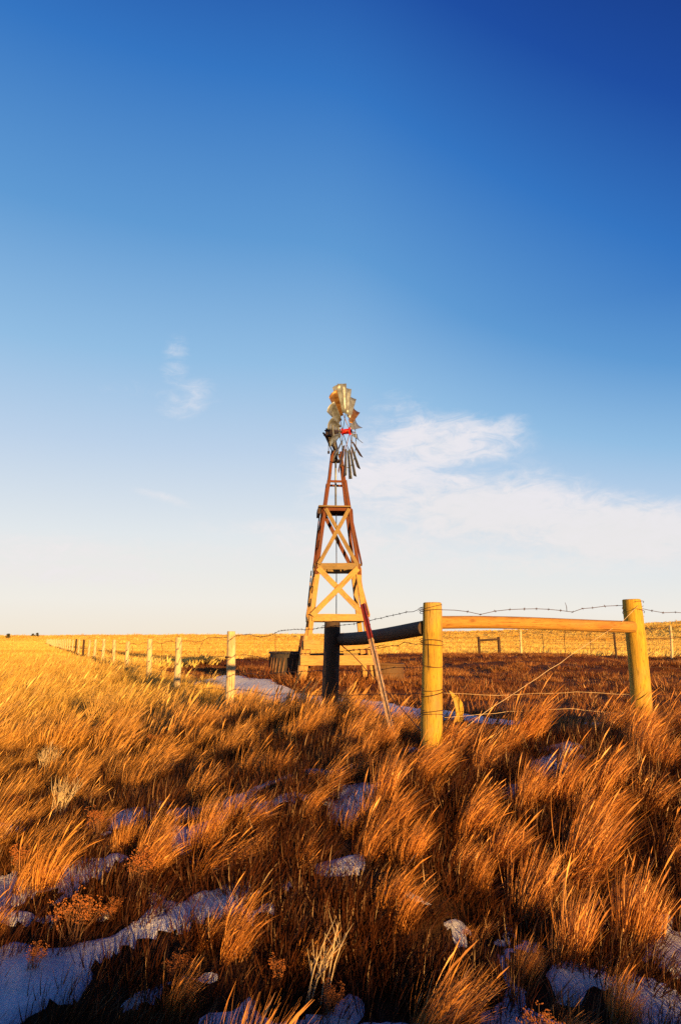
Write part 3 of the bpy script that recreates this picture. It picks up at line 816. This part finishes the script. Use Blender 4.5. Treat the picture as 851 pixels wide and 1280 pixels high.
def girt(z, name, w, t, mat, faces, over=.05, off=.075, label=None):
    for f in faces:
        if f in ('F', 'K'):
            s = -1 if f == 'F' else 1
            a = T(-1, s, z) + ey * s * (off) - ex * over; b = T(1, s, z) + ey * s * (off) + ex * over
            beam(name, a, b, w, t, mat, mill, ey * s, label, seed=int(z * 10) + s)
        else:
            s = -1 if f == 'L' else 1
            a = T(s, -1, z) + ex * s * off - ey * over * .4; b = T(s, 1, z) + ex * s * off + ey * over * .4
            beam(name, a, b, w, t, mat, mill, ex * s, label, seed=int(z * 10) + s + 5)
girt(z2, 'girt', .19, .045, M['tower_gray'], 'FKLR', .03, .09)
girt(z1, 'girt', .20, .045, M['tower_pale'], 'FKLR', .0, .09)
girt(zp1, 'plank', .26, .05, M['tower_pale'], 'F', .14, .27)
girt(zp2, 'plank', .28, .05, M['tower_pale'], 'F', .17, .27)
girt(zp2 + .05, 'plank', .2, .045, M['tower_gray'], 'KLR', .1, .12)
def xbrace(za, zc, faces, mat, w=.13, t=.035):
    for f in faces:
        for dgn in (1, -1):
            o = .105 + (.04 if dgn > 0 else 0)
            if f in ('F', 'K'):
                s = -1 if f == 'F' else 1
                a = T(-dgn, s, za) + ey * s * o; b = T(dgn, s, zc) + ey * s * o
                beam('cross_brace', a, b, w, t, mat, mill, ey * s, seed=int(za * 10) + dgn + s)
            else:
                s = -1 if f == 'L' else 1
                a = T(s, -dgn, za) + ex * s * o; b = T(s, dgn, zc) + ex * s * o
                beam('cross_brace', a, b, w, t, mat, mill, ex * s, seed=int(za * 10) + dgn + s + 7)
xbrace(z1 + .05, z2 - .06, 'F', M['tower_pale'], .16)
xbrace(z2 + .06, z3 - .05, 'F', M['tower_gray'], .115)
xbrace(z1 + .05, z2 - .06, 'LR', M['tower_pale'], .12)
xbrace(z2 + .06, z3 - .05, 'KLR', M['tower_brown'], .12)
# horizontal rungs up top
girt(z3 - .06, 'girt', .10, .04, M['tower_brown'], 'FKLR', .02, .08)
girt(z4 - .04, 'girt', .07, .03, M['tower_brown'], 'FK', .02, .065)
# platform
zpl = z3 + .02
for i in range(4):
    a = Vector((TX, TY, zpl)) - ex * .58 + ey * (-.42 + i * .28); b = a + ex * 1.0
    beam('platform_board', a, b, .26, .045, M['tower_brown'] if i else M['tower_gray'], mill, Vector((0, 0, 1)), seed=i)
a = Vector((TX, TY, zpl - .12)) - ex * .55 - ey * .40
beam('platform_bearer', a, a + ey * .85, .09, .18, M['dark_wood'], mill, Vector((0, 0, 1)))
a = Vector((TX, TY, zpl - .09)) + ex * .36 - ey * .40
beam('platform_bearer', a, a + ey * .85, .08, .12, M['dark_wood'], mill, Vector((0, 0, 1)))
# pump rod and drop pipe
mb = MB(); mb.tube([(TX, TY, TG), (TX + .01, TY, z2), (TX - .01, TY, z5 + .1)], .014, 6); mb.build('pump_rod', M['blackmetal'], mill)
mb = MB(); mb.tube([(TX - .02, TY, z3 + .1), (TX - .02, TY, z5)], .03, 8); mb.build('mast_pipe', M['galv'], mill)
# head
AXA = R(19)
ax = Vector((math.cos(AXA), -math.sin(AXA), 0.0))
HZ = P(418, 541, 21).z
HX = P(416.5, 541, 21).x
Hc = Vector((HX, TY, HZ))
mb = MB()
mb.tube([(TX - .03, TY, z5 - .3), (TX - .03, TY, z5 + .15), Hc - Vector((0, 0, .12))], [.10, .085, .07], 10)
mb.box((TX - .03, TY, z5 + .0), (.22, .22, .10)); mb.box((TX - .03, TY, z5 - .28), (.26, .26, .06))
mb.build('mast', M['blackmetal'], mill)
side = Vector((0, 0, 1)).cross(ax).normalized()
rot = Matrix((ax, side, Vector((0, 0, 1)))).transposed()
mb = MB(); mb.box(Hc, (.42, .26, .26), rot); mb.box(Hc + Vector((0, 0, .17)), (.30, .22, .10), rot)
mb.tube([Hc - ax * .2, Hc + ax * .62], .045, 10)
gb = mb.build('gearbox', M['blackmetal'], mill)
WC = Hc + ax * .44
mb = MB(); mb.tube([WC - ax * .10, WC - ax * .07, WC + ax * .12, WC + ax * .15], [.07, .085, .085, .06], 14)
mb.tube([WC - ax * .14, WC - ax * .12], [.12, .12], 14); mb.tube([WC + ax * .10, WC + ax * .12], [.13, .13], 14)
wheel = MB()
WRD = 1.51; RI = .60
e1 = side; e2 = Vector((0, 0, 1))
def rp(r, a, o): return WC + e1 * r * math.cos(a) + e2 * r * math.sin(a) + ax * o
# rims
for rr, oo in ((RI + .05, -.02), (WRD * .76, -.05)):
    wheel.tube([rp(rr, 2 * math.pi * i / 54, oo) for i in range(55)], .014, 5, caps=False)
wh = wheel.build('wheel', [M['galv']], mill)
hubo = mb.mesh('hub', [M['red']]); sublink('hub', hubo, wh, Matrix.Identity(4), 'red hub')
for i in range(6):
    a = 2 * math.pi * (i + .25) / 6
    for o in (-.12, .11):
        m2 = MB(); m2.tube([rp(.10, a, o), rp(WRD * .76, a, -.05)], .011, 5)
        sublink('spoke', m2.mesh('spoke', [M['blackmetal'] if o < 0 else M['rustsheet']]), wh, Matrix.Identity(4))
NB = 18
for i in range(NB):
    a = 2 * math.pi * (i + .35) / NB
    m2 = MB(); rows = []; nr = 6; nc = 6
    jit = random.uniform(-.05, .05)
    for ir in range(nr + 1):
        r = RI + (WRD - RI) * ir / nr
        w = .155 + (.40 - .155) * ir / nr
        pitch = R(38) - R(8) * ir / nr + jit
        row = []
        for ic in range(nc + 1):
            c = ic / nc - .5
            camber = .10 * w * (1 - (2 * c) ** 2)
            # tangent direction and axis
            tn = (-e1 * math.sin(a) + e2 * math.cos(a))
            rd2 = (e1 * math.cos(a) + e2 * math.sin(a))
            along = tn * math.cos(pitch) - ax * math.sin(pitch)
            nrm = ax * math.cos(pitch) + tn * math.sin(pitch)
            p = WC + rd2 * r + along * c * w - nrm * camber * 1.6
            row.append(p)
        rows.append(row)
    vs = [p for rw in rows for p in rw]; nn = nc + 1
    th = [p + ax * .004 for p in vs]
    fs = [(r_*nn+c_, r_*nn+c_+1, (r_+1)*nn+c_+1, (r_+1)*nn+c_) for r_ in range(nr) for c_ in range(nc)]
    m2.add(vs, fs, 0, True)
    up = math.sin(a) 
    me = m2.mesh('blade', [M['galv'] if (i % 5) != 2 else M['rustsheet']])
    o = sublink('blade', me, wh, Matrix.Identity(4))
    sl = o.modifiers.new('thick', 'SOLIDIFY'); sl.thickness = .004
# tail: boom struts and folded vane
tl = MB()
t0 = Hc - ax * .15
tipA = P(404, 541, 21.3); tipB = P(406, 538, 21.2)
for a, b, r in ((P(417, 560, 21.05), tipA, .03), (P(416, 552, 21.05), tipA, .026), (P(414, 541, 21.1), tipB, .024), (P(412, 548, 21.1), P(405, 544, 21.3), .022), (P(416, 566, 21.0), P(407, 546, 21.25), .02)):
    tl.tube([a, b], r, 6)
tl.box(P(413.5, 550, 21.1), (.16, .14, .34))
tail = tl.build('tail_arm', M['blackmetal'], mill)
v0 = P(412.5, 541, 21.2); v1 = P(421, 541, 22.1)
dirv = Vector((v1.x - v0.x, v1.y - v0.y, 0)); 
vm = MB(); th = Vector((.01, 0, 0))
q = [v0, v0 + dirv, v0 + dirv + Vector((0, 0, .66)), v0 + Vector((.14, .2, .62))]
vm.add(q + [x + th for x in q], [(0, 1, 2, 3), (7, 6, 5, 4), (0, 4, 5, 1), (1, 5, 6, 2), (2, 6, 7, 3), (3, 7, 4, 0)])
vane = vm.build('vane', M['navy'], mill)
vm = MB(); q = [v0 + Vector((-.006, -.01, 0)) + dirv * k + Vector((0, 0, h)) for k, h in ((.05, .30), (.95, .30), (.95, .345), (.1, .345))]
vm.add(q, [(0, 1, 2, 3)]); sublink('stripe', vm.mesh('stripe', [M['whitepaint']]), vane, Matrix.Identity(4))
vm = MB(); q = v0 + Vector((0, -.02, -.04)); vm.box(q + dirv * .15 - Vector((.06, .12, 0)), (.24, .12, .22)); sublink('vane_end', vm.mesh('vane_end', [M['red']]), vane, Matrix.Identity(4), 'red painted end')
mb = MB(); mb.tube([P(410.5, 548, 21), P(410.7, 566, 21)], .012, 5); mb.tube([P(410.7, 564, 21), P(410.7, 567, 21)], .035, 6); mb.build('furl_lever', M['blackmetal'], mill)

# ------------------------------------------------------------------ water tanks
def tank(name, label, px, Y, rad, h, ribs, wall, rib, rim):
    c = P(px, 840, Y); g = gz1(c.x, c.y)
    t = thing(name, label, 'tank', (c.x, c.y, g))
    W = Matrix.Translation((c.x, c.y, g))
    mb = MB(); n = 48; vs = []; fs = []
    for z in (-.05, h): vs += [(rad * math.cos(2*math.pi*k/n), rad * math.sin(2*math.pi*k/n), z) for k in range(n)]
    vs += [((rad - .05) * math.cos(2*math.pi*k/n), (rad - .05) * math.sin(2*math.pi*k/n), h) for k in range(n)]
    vs += [((rad - .05) * math.cos(2*math.pi*k/n), (rad - .05) * math.sin(2*math.pi*k/n), h - .18) for k in range(n)]
    for L_ in range(3):
        for k in range(n): fs.append((L_*n+k, L_*n+(k+1) % n, (L_+1)*n+(k+1) % n, (L_+1)*n+k))
    mb.add(vs, fs); mb.add([(.0, 0, h - .18)] + vs[3*n:4*n], [(0, 1 + k, 1 + (k+1) % n) for k in range(n)])
    mb.build('wall', wall, t, W)
    if ribs:
        for k in range(ribs):
            a = 2 * math.pi * k / ribs
            if math.sin(a) > .35: continue
            m2 = MB(); lean = .05
            m2.tube([(rad * 1.015 * math.cos(a + lean * q), rad * 1.015 * math.sin(a + lean * q), .06 + (h - .2) * q / 3) for q in range(4)], [.012, .02, .02, .012], 6)
            m2.build('rib', rib, t, W)
    mb = MB()
    for z in ((h, ) if ribs else (h, h * .5, .1)):
        mb.tube([((rad + .005) * math.cos(2*math.pi*k/n), (rad + .005) * math.sin(2*math.pi*k/n), z) for k in range(n + 1)], .035 if z == h else .015, 6, caps=False)
    mb.build('rim', rim, t, W)
    return t
t1 = tank('stock_tank', 'dark round water tank with upright ribs left of the windmill foot', 362, 21.2, .60, .74, 30, M['rubber'], M['ribs'], M['rubber'])
t2 = tank('stock_tank', 'tan round water tank right behind the windmill foot', 482, 23.5, .60, .56, 0, M['tanbeige'], None, M['tanbeige'])

# ------------------------------------------------------------------ shrubs and weeds
def mstem(name, c, sc=1):
    m, nt, out = new_mat(name); b = N(nt, 'ShaderNodeBsdfPrincipled'); b.inputs['Roughness'].default_value = .9
    n = noise(nt, 40, 2)
    nt.links.new(mixc(nt, c, tuple(x * .55 for x in c), n.outputs[0]), b.inputs['Base Color']); nt.links.new(b.outputs[0], out.inputs[0]); return m
M['stem'] = mstem('shrub_stem', (.26, .12, .05)); M['puff'] = mstem('dry_flower', (.50, .17, .035)); M['goldstem'] = mstem('straw_weed', (.80, .50, .14)); M['palestem'] = mstem('pale_weed', (.80, .62, .36))
def shrub_meshes(seed, h=.32, nst=34, spread=.7):
    rd = random.Random(seed); s = MB(); f = MB()
    for i in range(nst):
        a = rd.uniform(0, 6.283); e = rd.uniform(.1, spread)
        dv = Vector((math.cos(a) * e + .12, math.sin(a) * e, 1)).normalized()
        L = h * rd.uniform(.7, 1.1); p0 = Vector((rd.uniform(-.04, .04), rd.uniform(-.04, .04), 0)); p1 = p0 + dv * L * .6; p2 = p0 + dv * L + Vector((.02, 0, rd.uniform(-.01, .03)))
        s.tube([p0, p1, p2], [.003, .0022, .0014], 4)
        for j in range(4):
            b = p1.lerp(p2, rd.uniform(.3, 1)); q = b + Vector((rd.uniform(-.04, .04), rd.uniform(-.04, .04), rd.uniform(.01, .05)))
            s.tube([b, q], [.0014, .001], 3)
            for k in range(6):
                c = q + Vector((rd.gauss(0, .009), rd.gauss(0, .009), rd.gauss(0, .007))); r = rd.uniform(.002, .0055)
                f.add([c + Vector(v) * r for v in ((1, 0, 0), (-1, 0, 0), (0, 1, 0), (0, -1, 0), (0, 0, 1.2), (0, 0, -1))],
                      [(0, 2, 4), (2, 1, 4), (1, 3, 4), (3, 0, 4), (2, 0, 5), (1, 2, 5), (3, 1, 5), (0, 3, 5)])
    return s.mesh('stem', [M['stem']]), f.mesh('flower_head', [M['puff']])
sm_ = [shrub_meshes(s, h=[.20, .26, .22, .30, .18][s % 5], nst=[22, 34, 28, 16, 30][s % 5], spread=[.6, 1.0, .5, .4, 1.2][s % 5]) for s in range(5)]
shr = [(170, 1088, 1.0, 'rusty flowered shrub in the left foreground, larger of the pair beside the snow'),
       (90, 1165, .9, 'low rusty shrub with dense flower heads above the lower left snow'),
       (30, 1085, .9, 'upright dry shrub at the left edge beside the snow'),
       (122, 1035, .75, 'small orange flowered shrub just above the left snow patches'),
       (145, 1105, .6, 'smallest rusty shrub, low beside the larger left foreground shrub'),
       (40, 1205, .6, 'dark little twiggy plant on the lower left snow'),
       (672, 1085, .8, 'orange flowered shrub right of centre above the snow patch'),
       (195, 925, .9, 'pale brown shrub in the golden grass on the left slope'),
       (350, 1062, .6, 'tiny rusty shrub in mid foreground among the leaning tufts'),
       (15, 1005, .9, 'orange shrub cut by the left edge of the view'),
       (410, 1262, .7, 'rust coloured shrub at the bottom centre of the foreground'),
       (225, 1225, .55, 'small shrub in the bottom left tufts right of the snow')]
for i, (px, py, s, lab) in enumerate(shr):
    x, y = ground_at(px, py + 18 * s, 0)
    t = thing('dried_shrub', lab, 'shrub', (x, y, gz1(x, y) - .01), 'dried shrubs in the foreground grass')
    a, b = sm_[i % 5]
    for nm, me in (('stem', a), ('flower_head', b)):
        o = bpy.data.objects.new(nm, me); col.objects.link(o); o.parent = t
    t.rotation_euler = (0, 0, i * 1.3); t.scale = (s * .95,) * 3
# pale branching weeds
def weed(px, py, Y, h, w, label, seed, n=46, mat='palestem'):
    c = P(px, py, Y)
    if Y < 8: c = Vector(ground_at(px, py + 10) + (0,))
    g = gz1(c.x, c.y); rd = random.Random(seed); mb = MB()
    for i in range(n):
        e = rd.uniform(-1, 1); L = h * rd.uniform(.6, 1.05) * (1 - .25 * abs(e))
        dv = Vector((e * w / h + .25, rd.uniform(-.4, .4), 1)).normalized()
        p0 = Vector((rd.uniform(-.06, .06), rd.uniform(-.05, .05), 0)); p2 = p0 + dv * L; p1 = p0.lerp(p2, .5) + Vector((-.02 * e, 0, .02))
        mb.tube([p0, p1, p2], [.0045, .0035, .0015], 4)
        for j in range(4):
            b = p1.lerp(p2, rd.uniform(0, .9)); q = b + Vector((rd.uniform(-.05, .07), rd.uniform(-.05, .05), rd.uniform(.04, .12)))
            mb.tube([b, q], [.0025, .001], 3)
    t = mb.build('dry_weed', M[mat], None, Matrix.Translation((c.x, c.y, g)))
    tag(t, label, 'weed')
weed(118, 880, 10.5, .80, .45, 'large bushy straw coloured weed in front of the long left fence', 1, 90, 'goldstem')
weed(55, 960, 6.0, .34, .14, 'pale branching weed on the left slope above the snow', 2, 26)
weed(72, 1015, 5.0, .36, .13, 'whitish upright weed below another one on the left slope', 3, 24)
weed(396, 1240, 3.15, .36, .12, 'thin pale weed with bent tips in the bottom centre', 4, 9)

# ------------------------------------------------------------------ far trees
def tree(px, Y, h, label, seed):
    rd = random.Random(seed); c = P(px, 800, Y); g = gz1(c.x, c.y)
    t = thing('prairie_tree', label, 'tree', (c.x, c.y, g), 'tiny trees on the left horizon')
    W = Matrix.Translation((c.x, c.y, g))
    mb = MB(); mb.tube([(0, 0, -.2), (0, 0, h * .35), (.3, 0, h * .7)], [.25, .2, .08], 6); mb.build('trunk', M['dark_wood'], t, W)
    mb = MB()
    for i in range(260):
        a = rd.uniform(0, 6.283); rr = rd.gauss(0, .3) * h; z = h * rd.uniform(.3, 1.0); rr *= 1.2 - .8 * (z / h)
        p = Vector((rr * math.cos(a), rr * math.sin(a), z)); s = rd.uniform(.15, .4)
        u = Vector((rd.gauss(0, 1), rd.gauss(0, 1), rd.gauss(0, 1))).normalized(); v = u.cross(Vector((.3, .5, .8))).normalized()
        mb.add([p - u * s, p + v * s, p + u * s, p - v * s], [(0, 1, 2, 3)])
    m = M.get('leafdark') or mstem('dark_foliage', (.05, .05, .025)); M['leafdark'] = m
    mb.build('crown', m, t, W)
tree(10.5, 420, 3.4, 'small dark tree farthest left on the horizon', 1)
tree(41, 520, 3.2, 'small dark tree just left of where the long fence ends', 2)
tree(46.5, 500, 3.8, 'dark tree right where the long fence ends', 3)

# ------------------------------------------------------------------ sky
w = bpy.data.worlds.new('World'); scn.world = w; w.use_nodes = True
nt = w.node_tree; nt.nodes.clear()
out = nt.nodes.new('ShaderNodeOutputWorld'); bg = nt.nodes.new('ShaderNodeBackground')
sky = N(nt, 'ShaderNodeTexSky', sky_type='NISHITA'); sky.sun_disc = False
sky.sun_elevation = SUN_EL
sky.sun_rotation = math.atan2(to_sun.x, to_sun.y)
tc = N(nt, 'ShaderNodeTexCoord'); sx = N(nt, 'ShaderNodeSeparateXYZ'); nt.links.new(tc.outputs['Generated'], sx.inputs[0])
X, Y, Z = sx.outputs
el = math_(nt, 'ARCSINE', Z)
# sky deepens away from the low sun's opposite point, to the right
s = math_(nt, 'ADD', math_(nt, 'MULTIPLY', el, 1.0 / R(60)), math_(nt, 'MULTIPLY', math_(nt, 'MULTIPLY', math_(nt, 'ADD', X, math_(nt, 'SQRT', math_(nt, 'ADD', math_(nt, 'MULTIPLY', X, X), .002))), math_(nt, 'MULTIPLY', el, 2.2, True)), .29), True)
def lin(c): return tuple((x / 255 / 12.92 if x / 255 < .04045 else ((x / 255 + .055) / 1.055) ** 2.4) for x in c)
rp_ = ramp(nt, [(0, lin((246, 234, 215))), (.05, lin((243, 239, 231))), (.14, lin((228, 234, 238))), (.26, lin((190, 212, 236))), (.38, lin((148, 192, 230))),
                (.54, lin((96, 156, 214))), (.72, lin((52, 118, 196))), (.86, lin((28, 78, 164))), (1, lin((18, 52, 130)))], s)
nis = mixc(nt, (0, 0, 0), sky.outputs[0], 1.0)
hs = N(nt, 'ShaderNodeVectorMath', operation='SCALE'); nt.links.new(sky.outputs[0], hs.inputs[0]); hs.inputs[3].default_value = 1.0
# a small share of the sky texture is mixed in all round
dt = N(nt, 'ShaderNodeVectorMath', operation='DOT_PRODUCT'); nt.links.new(tc.outputs['Generated'], dt.inputs[0]); dt.inputs[1].default_value = to_sun
rs = N(nt, 'ShaderNodeVectorMath', operation='SCALE'); nt.links.new(rp_.outputs[0], rs.inputs[0]); rs.inputs[3].default_value = 10.0
skyc = mixc(nt, rs.outputs[0], hs.outputs[0], .04)
# the half of the sky behind the camera is dimmed to cut its fill light
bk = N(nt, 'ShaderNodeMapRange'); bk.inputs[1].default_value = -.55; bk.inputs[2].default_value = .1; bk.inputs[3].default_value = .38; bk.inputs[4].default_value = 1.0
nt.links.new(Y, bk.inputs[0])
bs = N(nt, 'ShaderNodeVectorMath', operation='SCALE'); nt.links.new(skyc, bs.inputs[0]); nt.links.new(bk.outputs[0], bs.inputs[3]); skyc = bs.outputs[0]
# clouds, by direction
az_ = math_(nt, 'ARCTAN2', X, Y)
cv = N(nt, 'ShaderNodeCombineXYZ'); nt.links.new(az_, cv.inputs[0]); nt.links.new(el, cv.inputs[1])
def blob(px, py, wpx, hpx, rot=0, k=1.0):
    u = (px - 425.5) / F; v = (640 - py) / F
    dv = Vector((u, cp - v * sp, sp + v * cp)).normalized(); a0 = math.atan2(dv.x, dv.y); e0 = math.asin(dv.z)
    da = math_(nt, 'SUBTRACT', az_, a0); de = math_(nt, 'SUBTRACT', el, e0)
    c, s_ = math.cos(rot), math.sin(rot)
    p = math_(nt, 'ADD', math_(nt, 'MULTIPLY', da, c * F / wpx), math_(nt, 'MULTIPLY', de, s_ * F / wpx))
    q = math_(nt, 'ADD', math_(nt, 'MULTIPLY', da, -s_ * F / hpx), math_(nt, 'MULTIPLY', de, c * F / hpx))
    r2 = math_(nt, 'ADD', math_(nt, 'MULTIPLY', p, p), math_(nt, 'MULTIPLY', q, q))
    return math_(nt, 'MULTIPLY', math_(nt, 'EXPONENT', math_(nt, 'MULTIPLY', r2, -1.0)), k)
cn = noise(nt, 4.5, 8, .62, cv.outputs[0], (1.0, 2.6, 1)); cn.inputs['Distortion'].default_value = .6
cn2 = noise(nt, 22, 9, .68, cv.outputs[0], (1.0, 2.2, 1)); cn2.inputs['Distortion'].default_value = 1.0
nz = math_(nt, 'ADD', math_(nt, 'MULTIPLY', math_(nt, 'SUBTRACT', cn.outputs[0], .5), 1.7), math_(nt, 'MULTIPLY', math_(nt, 'SUBTRACT', cn2.outputs[0], .5), 1.3))
dens = None
for args in [(540, 555, 105, 42, 0, 1.0), (480, 600, 120, 75, 0, .8), (600, 640, 170, 58, -.12, 1.05), (760, 665, 160, 48, -.14, 1.05), (470, 680, 220, 40, 0, .7), (700, 700, 330, 30, 0, .7),
             (230, 497, 46, 28, .5, .56), (220, 455, 26, 46, 0, .50), (195, 490, 100, 18, 0, .40), (205, 622, 60, 9, -.2, .5), (500, 505, 60, 25, 0, .45), (630, 535, 35, 22, .3, .6), (120, 690, 330, 26, 0, .62), (60, 715, 260, 22, 0, .6), (330, 660, 150, 18, 0, .5)]:
    b = blob(*args); dens = b if dens is None else math_(nt, 'MAXIMUM', dens, b)
dm = math_(nt, 'ADD', dens, math_(nt, 'MULTIPLY', nz, math_(nt, 'MINIMUM', math_(nt, 'MULTIPLY', dens, 1.4), 1.0)))
cm = ramp(nt, [(.22, (0, 0, 0)), (.92, (.86, .86, .86))], dm, 'EASE')
cloudc = ramp(nt, [(0.0, lin((244, 236, 226))), (.12, lin((237, 233, 232))), (.28, lin((241, 236, 239))), (1, lin((250, 244, 246)))], math_(nt, 'ADD', el, math_(nt, 'MULTIPLY', nz, .2)))
cs_ = N(nt, 'ShaderNodeVectorMath', operation='SCALE'); nt.links.new(cloudc.outputs[0], cs_.inputs[0]); cs_.inputs[3].default_value = 10.0
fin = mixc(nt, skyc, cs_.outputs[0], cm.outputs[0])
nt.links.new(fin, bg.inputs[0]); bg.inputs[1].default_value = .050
nt.links.new(bg.outputs[0], out.inputs[0])

# ------------------------------------------------------------------ sun
sl = bpy.data.lights.new('sun', 'SUN'); sl.energy = 5.0; sl.angle = R(.5); sl.color = (1.0, .545, .17)
so = bpy.data.objects.new('sun', sl); col.objects.link(so); so.location = (3, -6, 6)
so.rotation_euler = light_dir.to_track_quat('-Z', 'Y').to_euler()

# ------------------------------------------------------------------ camera
cd = bpy.data.cameras.new('camera'); cam = bpy.data.objects.new('camera', cd); col.objects.link(cam)
cd.sensor_fit = 'VERTICAL'; cd.sensor_height = 36; cd.lens = 36 * F / 1280
cd.clip_start = .05; cd.clip_end = 20000
cam.location = (0, 0, EYE); cam.rotation_euler = (R(90) + PITCH, 0, 0)
scn.camera = cam
for o in bpy.data.objects:
    if '_w' in o: del o['_w']
vs = scn.view_settings; vs.view_transform = 'Standard'; vs.look = 'None'; vs.exposure = 1.0; vs.gamma = 1; vs.use_curve_mapping = False
scn.cycles.use_denoising = False
scn.cycles.max_bounces = 6; scn.cycles.diffuse_bounces = 3; scn.cycles.glossy_bounces = 2; scn.cycles.transmission_bounces = 3
